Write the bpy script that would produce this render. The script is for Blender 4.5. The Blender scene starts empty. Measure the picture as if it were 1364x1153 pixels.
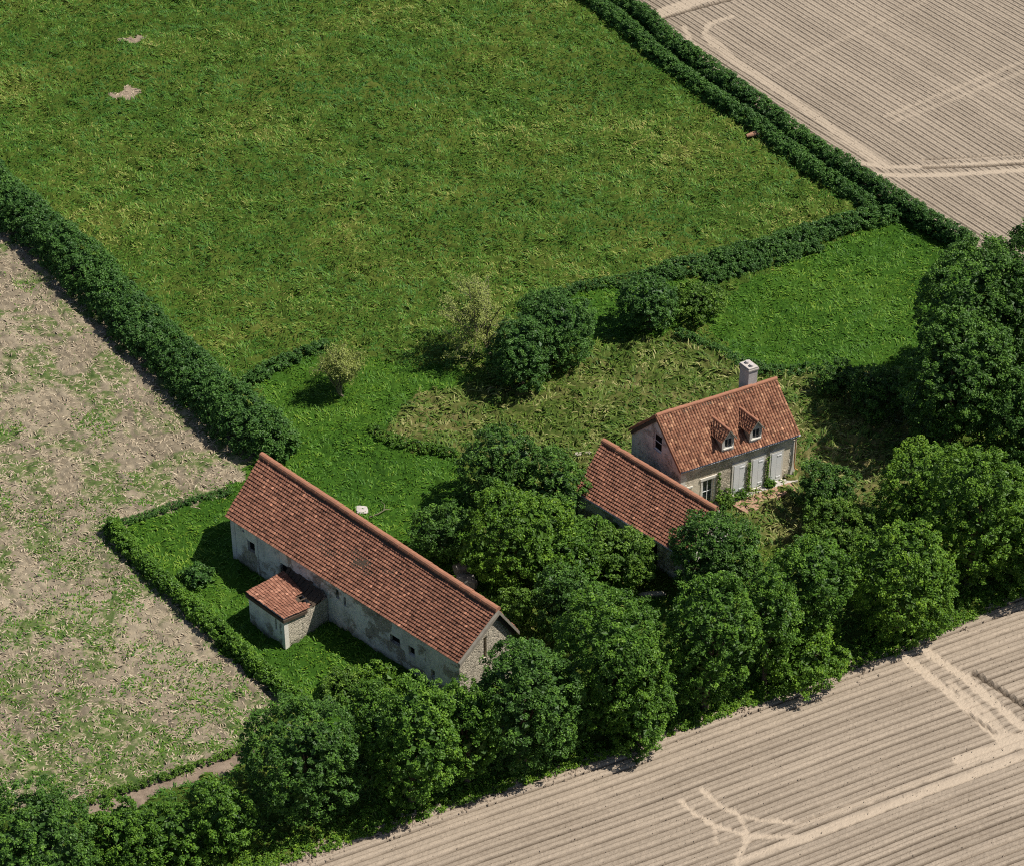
import bpy, math, random
import numpy as np

# ------------------------------------------------------------------ camera, sky, sun, exposure
S = bpy.context.scene
COL = S.collection
DIST, PITCH, FPX = 175.0, math.radians(38.0), 3552.0      # aerial oblique view, long lens
SP, CP = math.sin(PITCH), math.cos(PITCH)
cam = bpy.data.cameras.new('camera')
cam.sensor_width = 36.0
cam.lens = 36.0 * FPX / 1364.0
cam.clip_start, cam.clip_end = 1.0, 3000.0
cam_o = bpy.data.objects.new('camera', cam)
COL.objects.link(cam_o)
cam_o.location = (0, -DIST * CP, DIST * SP)
cam_o.rotation_euler = (math.pi / 2 - PITCH, 0, 0)
S.camera = cam_o

SUN_EL = math.radians(57.0)
SUN_AZ = math.radians(89.0)                                # clockwise from +Y
W = bpy.data.worlds.new('World')
S.world = W
W.use_nodes = True
nt = W.node_tree
sky = nt.nodes.new('ShaderNodeTexSky')
sky.sky_type = 'NISHITA'
sky.sun_disc = False
sky.sun_elevation = SUN_EL
sky.sun_rotation = SUN_AZ
nt.links.new(sky.outputs[0], nt.nodes['Background'].inputs[0])
nt.nodes['Background'].inputs[1].default_value = 0.066
sl = bpy.data.lights.new('sun', 'SUN')
sl.energy = 4.9
sl.angle = math.radians(0.5)
sl.color = (1.0, 0.945, 0.86)
so = bpy.data.objects.new('sun', sl)
COL.objects.link(so)
so.rotation_euler = (math.pi / 2 - SUN_EL, 0, math.pi - SUN_AZ)
S.view_settings.view_transform = 'Standard'
S.view_settings.look = 'None'
S.view_settings.exposure = 0.35
S.view_settings.gamma = 1.0
S.cycles.use_denoising = False
S.cycles.filter_width = 1.1
S.cycles.max_bounces = 6
S.cycles.diffuse_bounces = 3
S.cycles.transmission_bounces = 3
S.cycles.transparent_max_bounces = 4

rng = np.random.default_rng(11)
random.seed(5)


def at(u, v, z=0.0):
    """where the line of sight through a point of the photograph meets the height z"""
    a, b = (u - 682) / FPX, -(v - 576.5) / FPX
    d = np.array([a, b * SP + CP, b * CP - SP])
    o = np.array([0, -DIST * CP, DIST * SP])
    return o + d * (z - o[2]) / d[2]


def ats(pts, z=0.0):
    return np.array([at(u, v, z)[:2] for u, v in pts])


def unit(v):
    v = np.asarray(v, float)
    return v / (np.linalg.norm(v, axis=-1, keepdims=True) + 1e-12)


# ------------------------------------------------------------------ noise
def _hash(ix, iy, seed):
    h = (ix.astype(np.int64) * 374761393 + iy.astype(np.int64) * 668265263 + seed * 974634777) & 0x7fffffff
    h = ((h ^ (h >> 13)) * 1274126177) & 0x7fffffff
    h = h ^ (h >> 16)
    return (h & 0xffff) / 65535.0


def vnoise(x, y, seed=0):
    ix, iy = np.floor(x), np.floor(y)
    fx, fy = x - ix, y - iy
    fx, fy = fx * fx * (3 - 2 * fx), fy * fy * (3 - 2 * fy)
    a, b = _hash(ix, iy, seed), _hash(ix + 1, iy, seed)
    c, d = _hash(ix, iy + 1, seed), _hash(ix + 1, iy + 1, seed)
    return (a + (b - a) * fx) * (1 - fy) + (c + (d - c) * fx) * fy


def fbm(x, y, seed=0, n=3):
    s, a, t = 0.0, 1.0, 0.0
    for i in range(n):
        s = s + a * vnoise(x * 2 ** i + 17.3 * i, y * 2 ** i - 9.1 * i, seed + i)
        t += a
        a *= 0.5
    return s / t


# ------------------------------------------------------------------ materials
class NT:
    def __init__(self, name, rough=0.8, spec=0.25):
        self.m = bpy.data.materials.new(name)
        self.m.use_nodes = True
        self.n, self.l = self.m.node_tree.nodes, self.m.node_tree.links
        self.b = self.n['Principled BSDF']
        self.b.inputs['Roughness'].default_value = rough
        self.b.inputs['Specular IOR Level'].default_value = spec
        self.pos = None

    def new(self, t, **k):
        n = self.n.new(t)
        for a, v in k.items():
            setattr(n, a, v)
        return n

    def coord(self):
        if self.pos is None:
            self.pos = self.new('ShaderNodeTexCoord').outputs['Object']
        return self.pos

    def scaled(self, sx, sy, sz, rot=0.0):
        mp = self.new('ShaderNodeMapping')
        mp.inputs['Scale'].default_value = (sx, sy, sz)
        mp.inputs['Rotation'].default_value = (0, 0, rot)
        self.l.new(self.coord(), mp.inputs[0])
        return mp.outputs[0]

    def noise(self, scale, detail=4, rough=0.6, vec=None, dist=0.0):
        n = self.new('ShaderNodeTexNoise')
        n.inputs['Scale'].default_value = scale
        n.inputs['Detail'].default_value = detail
        n.inputs['Roughness'].default_value = rough
        n.inputs['Distortion'].default_value = dist
        self.l.new(vec if vec is not None else self.coord(), n.inputs['Vector'])
        return n.outputs['Fac']

    def voro(self, scale, vec=None, feature='F1', out='Distance'):
        n = self.new('ShaderNodeTexVoronoi')
        n.feature = feature
        n.inputs['Scale'].default_value = scale
        self.l.new(vec if vec is not None else self.coord(), n.inputs['Vector'])
        return n.outputs[out]

    def attr(self, name):
        n = self.new('ShaderNodeAttribute')
        n.attribute_name = name
        return n.outputs['Fac']

    def ramp(self, fac, stops):
        r = self.new('ShaderNodeValToRGB')
        e = r.color_ramp.elements
        while len(e) < len(stops):
            e.new(0.5)
        for x, (p, c) in zip(e, stops):
            x.position = p
            x.color = (*c, 1) if len(c) == 3 else c
        self.l.new(fac, r.inputs[0])
        return r.outputs[0]

    def step(self, fac, a, b):
        n = self.new('ShaderNodeMapRange')
        n.interpolation_type = 'SMOOTHSTEP'
        n.inputs[1].default_value, n.inputs[2].default_value = a, b
        self.l.new(fac, n.inputs[0])
        return n.outputs[0]

    def math(self, op, a, b):
        n = self.new('ShaderNodeMath', operation=op)
        for i, x in enumerate((a, b)):
            if isinstance(x, (int, float)):
                n.inputs[i].default_value = x
            else:
                self.l.new(x, n.inputs[i])
        return n.outputs[0]

    def mix(self, fac, a, b, blend='MIX'):
        n = self.new('ShaderNodeMixRGB', blend_type=blend)
        for i, x in enumerate((fac, a, b)):
            if isinstance(x, (int, float)):
                n.inputs[i].default_value = x if i == 0 else (x, x, x, 1)
            elif isinstance(x, tuple):
                n.inputs[i].default_value = (*x, 1)
            else:
                self.l.new(x, n.inputs[i])
        return n.outputs[0]

    def bump(self, h, strength=0.5, dist=0.05):
        n = self.new('ShaderNodeBump')
        n.inputs['Strength'].default_value = strength
        n.inputs['Distance'].default_value = dist
        self.l.new(h, n.inputs['Height'])
        self.l.new(n.outputs[0], self.b.inputs['Normal'])

    def done(self, color):
        if isinstance(color, tuple):
            self.b.inputs['Base Color'].default_value = (*color, 1)
        else:
            self.l.new(color, self.b.inputs['Base Color'])
        return self.m


def leaf_mat(name, dark, mid, light, trans=0.22, rough=0.5):
    t = NT(name, rough, 0.28)
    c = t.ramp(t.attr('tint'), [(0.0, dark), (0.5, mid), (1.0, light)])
    t.done(c)
    tr = t.new('ShaderNodeBsdfTranslucent')
    t.l.new(c, tr.inputs[0])
    mx = t.new('ShaderNodeMixShader')
    mx.inputs[0].default_value = trans
    t.l.new(t.b.outputs[0], mx.inputs[1])
    t.l.new(tr.outputs[0], mx.inputs[2])
    t.l.new(mx.outputs[0], t.n['Material Output'].inputs[0])
    return t.m


M = {}
M['leaf_dark'] = leaf_mat('leaf_dark', (0.028, 0.070, 0.011), (0.060, 0.141, 0.019), (0.133, 0.259, 0.032))
M['leaf_mid'] = leaf_mat('leaf_mid', (0.033, 0.082, 0.009), (0.076, 0.173, 0.015), (0.165, 0.296, 0.029))
M['leaf_bright'] = leaf_mat('leaf_bright', (0.042, 0.096, 0.008), (0.095, 0.200, 0.015), (0.201, 0.331, 0.026))
M['leaf_olive'] = leaf_mat('leaf_olive', (0.041, 0.092, 0.010), (0.088, 0.175, 0.018), (0.181, 0.295, 0.037))
M['leaf_hedge'] = leaf_mat('leaf_hedge', (0.031, 0.083, 0.017), (0.060, 0.144, 0.024), (0.108, 0.224, 0.035))
M['leaf_sparse'] = leaf_mat('leaf_sparse', (0.150, 0.198, 0.039), (0.256, 0.306, 0.072), (0.384, 0.402, 0.130))
M['blade_pasture'] = leaf_mat('blade_pasture', (0.036, 0.114, 0.009), (0.095, 0.199, 0.015), (0.304, 0.289, 0.075), 0.15, 0.6)
M['blade_lawn'] = leaf_mat('blade_lawn', (0.032, 0.104, 0.007), (0.081, 0.189, 0.010), (0.182, 0.277, 0.022), 0.15, 0.6)
M['blade_rough'] = leaf_mat('blade_rough', (0.040, 0.098, 0.009), (0.105, 0.165, 0.018), (.340, .315, .125), 0.15, 0.6)
M['straw'] = leaf_mat('straw', (.22, .17, .11), (.36, .29, .20), (.52, .44, .31), 0.05, 0.8)


def ground_mat(name, stops, patch=None, s1=0.14, s2=1.1, bump=0.6):
    t = NT(name, 0.92, 0.1)
    a = t.noise(s1, 4, 0.6, dist=0.6)
    b = t.noise(s2, 5, 0.7, t.scaled(1.0, 1.5, 1.0))
    c = t.noise(7.0, 3, 0.7)
    f = t.math('ADD', t.math('MULTIPLY', a, 0.45), t.math('ADD', t.math('MULTIPLY', b, 0.4), t.math('MULTIPLY', c, 0.15)))
    col = t.ramp(f, stops)
    if patch:
        g = t.step(t.noise(patch[0], 5, 0.65, dist=0.8), patch[1], patch[2])
        col = t.mix(g, col, t.ramp(b, patch[3]))
    h = t.math('ADD', b, t.math('MULTIPLY', t.noise(14.0, 3, 0.7), 0.5))
    t.bump(h, bump, 0.12)
    return t.done(col)


M['pasture'] = ground_mat('pasture', [(.30, (.024, .050, .007)), (.46, (.044, .076, .010)), (.58, (.076, .098, .016)), (.70, (.150, .140, .042))])
M['lawn'] = ground_mat('lawn', [(.30, (.016, .048, .005)), (.50, (.030, .078, .007)), (.68, (.055, .105, .012))])
M['rough'] = ground_mat('rough', [(.30, (.024, .052, .008)), (.45, (.052, .080, .014)), (.56, (.115, .110, .036)), (.68, (.28, .23, .12))])
M['stubble'] = ground_mat('stubble', [(.30, (.095, .077, .052)), (.48, (.182, .150, .104)), (.66, (.34, .285, .200))],
                          (0.22, .47, .56, [(.35, (.050, .085, .022)), (.52, (.095, .125, .040)), (.62, (.24, .21, .125))]))
M['soil'] = ground_mat('soil', [(.3, (.15, .115, .080)), (.5, (.25, .195, .142)), (.7, (.36, .29, .22))], None, 0.5, 2.5, 0.8)
M['track'] = ground_mat('track', [(.3, (.14, .105, .075)), (.5, (.225, .172, .128)), (.7, (.32, .25, .19))], None, 0.6, 2.5, 0.8)


def field_mat(name, base, rot, worn):
    t = NT(name, 0.95, 0.08)
    n1 = t.noise(0.13, 5, 0.65, dist=0.6)
    n2 = t.noise(1.0, 4, 0.7, t.scaled(0.6, 9.0, 1, rot))       # drawn out along the rows
    n3 = t.noise(9.0, 4, 0.75)
    f = t.math('ADD', t.math('MULTIPLY', t.attr('tone'), 0.40),
               t.math('ADD', t.math('MULTIPLY', n1, 0.30), t.math('ADD', t.math('MULTIPLY', n2, 0.20), t.math('MULTIPLY', n3, 0.24))))
    r, g, b = base
    c = t.ramp(f, [(.28, (r * .62, g * .59, b * .56)), (.52, (r, g, b)), (.80, (r * 1.42, g * 1.42, b * 1.42))])
    c = t.mix(t.math('MULTIPLY', t.attr('wear'), worn), c, t.mix(n3, (r * 1.30, g * 1.30, b * 1.29), (r * 1.75, g * 1.74, b * 1.72)))
    c = t.mix(t.attr('groove_shade'), c, (r * .26, g * .24, b * .22))  # shade of the grooves and ruts, painted into the soil colour
    t.bump(t.math('ADD', n3, t.noise(28.0, 2, 0.6)), 0.6, 0.05)
    return t.done(c)


FIELD_A = at(1300, 183)[:2] - at(1100, 60)[:2]
FIELD_B = at(1364, 825)[:2] - at(500, 1130)[:2]
ang = lambda d: math.atan2(d[1], d[0])
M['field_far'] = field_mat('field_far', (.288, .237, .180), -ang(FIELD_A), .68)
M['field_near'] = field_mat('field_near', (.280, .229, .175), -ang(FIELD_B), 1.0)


def tile_mat(name, d, m, l, moss=True):
    t = NT(name, 0.85, 0.2)
    c = t.ramp(t.attr('tint'), [(0.0, d), (0.45, m), (0.85, l), (1.0, tuple(min(1, x * 1.35) for x in l))])
    g = t.step(t.noise(1.3, 5, 0.7), .60, .78)
    c = t.mix(t.math('MULTIPLY', g, 0.55), c, (.10, .085, .060))
    if moss:
        k = t.step(t.noise(0.7, 5, 0.75), .66, .74)
        c = t.mix(t.math('MULTIPLY', k, 0.6), c, (.15, .125, .035))
    c = t.mix(t.math('MULTIPLY', t.step(t.noise(22.0, 3, 0.7), .5, .75), 0.35), c, (.42, .27, .19))
    t.bump(t.noise(40.0, 3, 0.6), 0.3, 0.02)
    return t.done(c)


M['tile_barn'] = tile_mat('tile_barn', (.085, .036, .022), (.185, .078, .048), (.31, .140, .085))
M['tile_house'] = tile_mat('tile_house', (.100, .044, .026), (.222, .098, .057), (.40, .215, .125))
M['tile_shed'] = tile_mat('tile_shed', (.11, .048, .030), (.215, .093, .059), (.35, .175, .115))
t = NT('ridge_tile', 0.8, 0.2)
M['ridge'] = t.done(t.mix(t.noise(3.0, 5, 0.7), (.22, .098, .060), (.40, .19, .115)))


def wall_mat(name, plaster, stone, amount, scale=5.0):
    t = NT(name, 0.92, 0.12)
    big = t.noise(0.55, 5, 0.65, dist=0.7)
    streak = t.noise(1.6, 5, 0.7, t.scaled(1.0, 1.0, 0.55))
    fine = t.noise(9.0, 4, 0.7)
    p = t.mix(t.math('MULTIPLY', t.step(streak, .42, .70), .6), plaster, tuple(x * .50 for x in plaster))
    p = t.mix(t.math('MULTIPLY', t.step(fine, .45, .8), 0.4), p, tuple(min(1, x * 1.35) for x in plaster))
    edge = t.voro(scale, t.scaled(1, 1, 1.5), 'DISTANCE_TO_EDGE')
    cell = t.voro(scale, t.scaled(1, 1, 1.5), 'F1', 'Color')
    st = t.mix(0.45, stone, t.ramp(cell, [(0, tuple(x * .45 for x in stone)), (1, tuple(min(1, x * 1.5) for x in stone))]))
    st = t.mix(t.step(edge, .0, .09), tuple(x * .75 for x in plaster), st)
    mask = t.step(big, amount - .03, amount + .04)
    c = t.mix(mask, p, st)
    c = t.mix(t.math('MULTIPLY', t.step(t.noise(1.1, 6, 0.75), .53, .66), 0.6), c, (.10, .098, .080))
    sep = t.new('ShaderNodeSeparateXYZ')
    t.l.new(t.coord(), sep.inputs[0])
    low = t.step(t.math('ADD', sep.outputs[2], t.math('MULTIPLY', t.noise(1.2, 4, .6), 1.1)), 1.05, .45)
    c = t.mix(t.math('MULTIPLY', low, 0.6), c, (.075, .085, .050))   # moss and damp at the foot of the wall
    h = t.math('ADD', t.math('MULTIPLY', fine, 0.6), t.math('MULTIPLY', t.math('MULTIPLY', t.step(edge, 0, .12), mask), 1.0))
    t.bump(h, 0.7, 0.05)
    return t.done(c)


M['wall_barn'] = wall_mat('wall_barn', (.68, .645, .58), (.34, .29, .23), .53)
M['wall_stone'] = wall_mat('wall_stone', (.52, .47, .38), (.52, .46, .36), .36, 4.2)
M['wall_house'] = wall_mat('wall_house', (.66, .58, .45), (.52, .45, .34), .50)
M['wall_gable'] = wall_mat('wall_gable', (.60, .57, .54), (.38, .33, .30), .60)


def plain(name, c, rough=0.7, spec=0.3, var=0.18, scale=6.0, bump=0.15):
    t = NT(name, rough, spec)
    n = t.noise(scale, 5, 0.65)
    col = t.mix(n, tuple(x * (1 - var * 1.6) for x in c), tuple(min(1, x * (1 + var)) for x in c))
    if bump:
        t.bump(t.noise(scale * 5, 3, 0.6), bump, 0.02)
    return t.done(col)


M['white'] = plain('white_paint', (.74, .74, .73), 0.55, 0.35, 0.08, 3.0)
M['lintel'] = plain('lintel_stone', (.70, .66, .58), 0.8, 0.2, 0.15)
M['zinc'] = plain('zinc', (.34, .37, .40), 0.45, 0.5, 0.15)
M['black'] = plain('dark_opening', (.012, .012, .012), 0.9, 0.1, 0.3)
M['glass'] = plain('window_glass', (.035, .042, .05), 0.12, 0.6, 0.2, 2.0, 0)
M['greywood'] = plain('grey_wood', (.30, .27, .22), 0.85, 0.15, 0.3, 4.0)
M['dorm'] = plain('dormer_render', (.52, .50, .45), 0.85, 0.2, 0.25, 5.0)
M['chim'] = plain('chimney_render', (.50, .46, .44), 0.9, 0.15, 0.32, 5.0, 0.5)
M['timber'] = plain('old_timber', (.085, .062, .045), 0.9, 0.1, 0.3)
M['bark'] = plain('bark', (.105, .080, .058), 0.95, 0.1, 0.35, 8.0, 0.6)
M['bark_pale'] = plain('bark_pale', (.19, .165, .115), 0.95, 0.1, 0.35, 8.0, 0.6)
M['stone'] = plain('pale_stone', (.46, .42, .38), 0.9, 0.15, 0.25, 4.0, 0.5)
M['dark_stone'] = plain('dark_stone', (.20, .18, .165), 0.95, 0.1, 0.3, 4.0, 0.5)
M['log'] = plain('old_log', (.42, .23, .15), 0.9, 0.1, 0.3, 9.0, 0.5)
M['clod'] = plain('soil_clod', (.30, .24, .18), 0.97, 0.05, 0.35, 3.0, 0.6)
t = NT('path_brick', 0.9, 0.15)
br = t.new('ShaderNodeTexBrick')
br.inputs['Scale'].default_value = 1.0
br.inputs['Brick Width'].default_value = 0.42
br.inputs['Row Height'].default_value = 0.20
br.inputs['Mortar Size'].default_value = 0.018
br.inputs['Color1'].default_value = (.42, .235, .155, 1)
br.inputs['Color2'].default_value = (.30, .165, .11, 1)
br.inputs['Mortar'].default_value = (.17, .13, .09, 1)
t.l.new(t.scaled(1, 1, 1, -.46), br.inputs['Vector'])
t.bump(t.noise(12, 4, .7), 0.5, 0.03)
M['brick'] = t.done(t.mix(t.math('MULTIPLY', t.noise(2.0, 5, .7), .6), br.outputs[0], (.36, .25, .17)))


# ------------------------------------------------------------------ mesh helpers
def tag(o, label=None, cat=None, group=None, kind=None):
    if label:
        o['label'] = label
    if cat:
        o['category'] = cat
    if group:
        o['group'] = group
    if kind:
        o['kind'] = kind
    return o


def link(name, me, parent=None, loc=None):
    o = bpy.data.objects.new(name, me)
    COL.objects.link(o)
    if parent is not None:
        o.parent = parent
    if loc is not None:
        o.location = loc
    return o


def empty(name, loc, label, cat, group=None):
    o = link(name, None, None, loc)
    o.empty_display_size = 0.5
    return tag(o, label, cat, group)


def np_mesh(name, verts, faces, mat, attrs=None, smooth=False):
    """faces: (n, k) array of one polygon size"""
    verts = np.ascontiguousarray(verts, np.float32)
    faces = np.ascontiguousarray(faces, np.int32)
    me = bpy.data.meshes.new(name)
    n, k = faces.shape
    me.vertices.add(len(verts))
    me.vertices.foreach_set('co', verts.ravel())
    me.loops.add(n * k)
    me.loops.foreach_set('vertex_index', faces.ravel())
    me.polygons.add(n)
    me.polygons.foreach_set('loop_start', np.arange(0, n * k, k, dtype=np.int32))
    me.polygons.foreach_set('loop_total', np.full(n, k, np.int32))
    me.polygons.foreach_set('use_smooth', np.full(n, smooth, dtype=bool))
    for a, v in (attrs or {}).items():
        at_ = me.attributes.new(a, 'FLOAT', 'POINT')
        at_.data.foreach_set('value', np.ascontiguousarray(v, np.float32))
    me.materials.append(mat)
    me.update(calc_edges=True)
    return me


class MB:
    """collects faces for one part"""
    def __init__(self):
        self.v, self.f, self.t = [], [], []

    def face(self, pts, tint=0.5):
        i = len(self.v)
        self.v += [tuple(map(float, p)) for p in pts]
        self.t += [tint] * len(pts)
        self.f.append(list(range(i, i + len(pts))))

    def hexa(self, b, t):
        """b, t: four bottom and four top corners, anticlockwise seen from above"""
        self.face(b[::-1])
        self.face(t)
        for i in range(4):
            j = (i + 1) % 4
            self.face([b[i], b[j], t[j], t[i]])

    def box(self, F, u0, u1, n0, n1, z0, z1):
        P = F.p
        self.hexa([P(u0, n0, z0), P(u1, n0, z0), P(u1, n1, z0), P(u0, n1, z0)],
                  [P(u0, n0, z1), P(u1, n0, z1), P(u1, n1, z1), P(u0, n1, z1)])

    def tube(self, pts, rad, k=6, cap=True):
        pts = np.asarray(pts, float)
        rad = np.broadcast_to(np.asarray(rad, float), (len(pts),))
        rings = []
        for i, p in enumerate(pts):
            d = unit(pts[min(i + 1, len(pts) - 1)] - pts[max(i - 1, 0)])
            a = unit(np.cross(d, (0, 0, 1) if abs(d[2]) < .9 else (1, 0, 0)))
            b = np.cross(d, a)
            base = len(self.v)
            for j in range(k):
                th = 2 * math.pi * j / k
                self.v.append(tuple(p + rad[i] * (a * math.cos(th) + b * math.sin(th))))
                self.t.append(0.5)
            rings.append(base)
        for r0, r1 in zip(rings, rings[1:]):
            for j in range(k):
                j2 = (j + 1) % k
                self.f.append([r0 + j, r0 + j2, r1 + j2, r1 + j])
        if cap:
            self.f.append([rings[0] + j for j in range(k)][::-1])
            self.f.append([rings[-1] + j for j in range(k)])

    def build(self, name, mat, parent=None, off=(0, 0, 0), smooth=False):
        me = bpy.data.meshes.new(name)
        o = np.asarray(off, float)
        me.from_pydata([tuple(np.asarray(v) - o) for v in self.v], [], self.f)
        a = me.attributes.new('tint', 'FLOAT', 'POINT')
        a.data.foreach_set('value', np.asarray(self.t, np.float32))
        me.materials.append(mat)
        if smooth:
            me.polygons.foreach_set('use_smooth', np.ones(len(me.polygons), dtype=bool))
        me.update()
        return link(name, me, parent)


class Frame:
    """u along a wall, n outwards from it, z up"""
    def __init__(self, a, b):
        a, b = np.asarray(a[:2], float), np.asarray(b[:2], float)
        self.o = a
        self.L = float(np.linalg.norm(b - a))
        self.u = (b - a) / self.L
        self.n = np.array([self.u[1], -self.u[0]])      # right-hand side of a->b

    def p(self, u, n, z):
        q = self.o + self.u * u + self.n * n
        return (q[0], q[1], z)


def wall(mb, F, top, holes, z0=-0.4, depth=0.22, cuts=()):
    """a wall face with rectangular holes (u0, u1, z0, z1) and their reveals; top(u) is its upper edge"""
    us = sorted({0.0, F.L, *[h[0] for h in holes], *[h[1] for h in holes], *cuts})
    for a, b in zip(us, us[1:]):
        hs = sorted([h for h in holes if h[0] <= a + 1e-6 and h[1] >= b - 1e-6], key=lambda h: h[2])
        lo = z0
        for h in hs:
            mb.face([F.p(a, 0, lo), F.p(b, 0, lo), F.p(b, 0, h[2]), F.p(a, 0, h[2])])
            lo = h[3]
        mb.face([F.p(a, 0, lo), F.p(b, 0, lo), F.p(b, 0, top(b)), F.p(a, 0, top(a))])
    for u0, u1, h0, h1 in holes:
        q = [(u0, h0), (u1, h0), (u1, h1), (u0, h1)]
        for (ua, za), (ub, zb) in zip(q, q[1:] + q[:1]):
            mb.face([F.p(ua, 0, za), F.p(ua, -depth, za), F.p(ub, -depth, zb), F.p(ub, 0, zb)])


def tiles(e0, e1, r0, r1, tw=0.22, tl=0.27, amp=0.030, lift=0.055, skip=None, sag=0.0):
    """pantiles laid on the slope e0-e1 (eave) to r0-r1 (ridge): every tile is curved and laps the one below"""
    e0, e1, r0, r1 = (np.asarray(x, float) for x in (e0, e1, r0, r1))
    nu = max(2, round(np.linalg.norm((e1 + r1 - e0 - r0) / 2) / tw))
    nv = max(2, round(np.linalg.norm((r0 + r1 - e0 - e1) / 2) / tl))
    N = unit(np.cross(e1 - e0, r0 - e0))
    prof = [(0, .15), (.25, .85), (.5, 1.0), (.75, .5), (.92, 0.0), (1.0, .12)]
    V, Fc, T = [], [], []

    def pt(u, v, h):
        s = -sag * math.sin(math.pi * min(max(u, 0), 1)) * (0.4 + 0.6 * math.sin(math.pi * min(max(v, 0), 1)))
        s += 0.018 * math.sin(u * 37 + v * 9) + 0.012 * math.sin(u * 91 - v * 23)
        a, b = e0 + (e1 - e0) * u, r0 + (r1 - r0) * u
        return a + (b - a) * v + N * (h + s)
    for j in range(nv):
        for i in range(nu):
            if skip and skip((i + .5) / nu, (j + .5) / nv):
                continue
            dj, dl = random.gauss(0, .010), random.gauss(0, .006)
            if random.random() < .015:
                dj += random.uniform(-.06, .02)
                dl += .02
            v0, v1 = (j - .06) / nv + dj / (nv * tl) * .3, (j + 1.06) / nv
            base = len(V)
            tt = min(1, max(0, random.gauss(.45, .15) + (random.random() < .07) * random.uniform(-.4, .5)))
            for (vv, hh) in ((v0, None), (v0, lift + dl), (v1, 0.012)):
                for (pu, ph) in prof:
                    h = (hh if hh is not None else lift + dl - .035) + amp * ph
                    V.append(pt((i + pu) / nu, vv, h))
                    T.append(tt)
            m = len(prof)
            for r in range(2):
                for k in range(m - 1):
                    a = base + r * m + k
                    Fc.append([a, a + 1, a + m + 1, a + m])
    return np.array(V), np.array(Fc), np.array(T)


def tile_part(name, mat, parent, *a, **k):
    V, Fc, T = tiles(*a, **k)
    return link(name, np_mesh(name, V - np.array(parent.matrix_world.translation if False else parent.location), Fc, mat, {'tint': T}), parent)


def deck(name, e0, e1, r0, r1, parent, mat, th=0.20, up=-0.14):
    """boards under the tiles"""
    e0, e1, r0, r1 = (np.asarray(x, float) for x in (e0, e1, r0, r1))
    N = unit(np.cross(e1 - e0, r0 - e0))
    b = MB()
    q = [e0, e1, r1, r0]
    b.hexa([p + N * (up - th) for p in q], [p + N * up for p in q])
    return b.build(name, mat, parent, parent.location)


def ridge_tiles(name, a, b, mat, parent, r=0.17, step=0.40):
    a, b = np.asarray(a, float), np.asarray(b, float)
    L = np.linalg.norm(b - a)
    d = (b - a) / L
    s = unit(np.cross(d, (0, 0, 1)))
    n = max(2, round(L / step))
    m = MB()
    for i in range(n):
        t0, t1 = i / n * L, (i + 1.12) / n * L
        t1 = min(t1, L + .03)
        dz = random.gauss(0, .012)
        ang_ = random.gauss(0, .012)
        tt = random.random()
        rings = []
        for tpos, rr in ((t0, r * .94), (t1, r * 1.05)):
            c = a + d * tpos + np.array([0, 0, dz - .05]) + s * ang_ * (tpos - t0)
            rings.append([c + rr * (s * math.cos(th) + np.array([0, 0, 1.0]) * math.sin(th)) for th in np.linspace(-.25, math.pi + .25, 8)])
        for k in range(7):
            m.face([rings[0][k], rings[0][k + 1], rings[1][k + 1], rings[1][k]], tt)
        m.face(rings[1], tt)
        m.face(rings[0][::-1], tt)
    return m.build(name, mat, parent, parent.location)


# ------------------------------------------------------------------ the ground, split into its kinds of cover
def inside(px, py, poly):
    r = np.zeros(px.shape, bool)
    x0, y0 = poly[-1]
    for x1, y1 in poly:
        c = ((y1 > py) != (y0 > py))
        with np.errstate(divide='ignore', invalid='ignore'):
            xx = (x0 - x1) * (py - y1) / (y0 - y1) + x1
        r ^= c & (px < xx)
        x0, y0 = x1, y1
    return r


HEDGE_LEFT = [(-160, 110), (-60, 212), (0, 272), (100, 357), (200, 458), (290, 545), (345, 592), (385, 612)]
POLY = {
    'stubble': [[(-160, 110), (0, 272), (100, 357), (200, 458), (290, 545), (345, 600), (305, 655), (148, 704), (205, 770), (300, 866),
                 (378, 925), (345, 985), (318, 1003), (215, 1041), (100, 1078), (-10, 1075), (-250, 1120), (-500, 700), (-400, 100)]],
    'lawn': [[(148, 704), (305, 655), (345, 600), (360, 560), (345, 500), (395, 472), (440, 460), (520, 486), (600, 492), (640, 500), (560, 528), (500, 570),
              (540, 592), (612, 606), (640, 700), (700, 820), (640, 960), (440, 970), (380, 922), (300, 866), (205, 770)],
             [(990, 378), (1080, 340), (1150, 305), (1200, 288), (1290, 336), (1330, 480), (1200, 490), (1100, 492), (1010, 494), (965, 462), (930, 412)],
             [(700, 402), (780, 384), (880, 366), (960, 372), (930, 412), (895, 446), (800, 452), (700, 440)],
             [(860, 800), (885, 790), (885, 830), (860, 830)]],
    'rough': [[(500, 576), (560, 520), (640, 512), (720, 522), (800, 462), (900, 448), (985, 484), (1010, 496), (1200, 496), (1230, 640),
               (1130, 720), (1000, 730), (800, 640), (640, 604), (560, 600)]],
    'track': [[(88, 1086), (95, 1075), (215, 1039), (330, 997), (338, 1012), (270, 1034), (200, 1062), (130, 1088)]],
    'bare': [[(148, 127), (165, 117), (184, 117), (190, 124), (172, 131)], [(162, 54), (175, 48), (192, 52), (176, 57)]],
    'field_far': [[(600, -155), (850, 22), (1000, 140), (1200, 281), (1290, 333), (1420, 430), (1900, 430), (1900, -330), (600, -330)]],
    'field_near': [[(180, 1210), (350, 1153), (500, 1104), (640, 1056), (800, 1004), (900, 970), (1040, 920), (1200, 862), (1300, 815),
                    (1364, 786), (1500, 735), (1900, 600), (1900, 1500), (180, 1500)]],
}
POLY = {k: [ats(p) for p in v] for k, v in POLY.items()}
GX0, GX1, GY0, GY1, GS = -58.0, 58.0, -52.0, 76.0, 0.125
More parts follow.
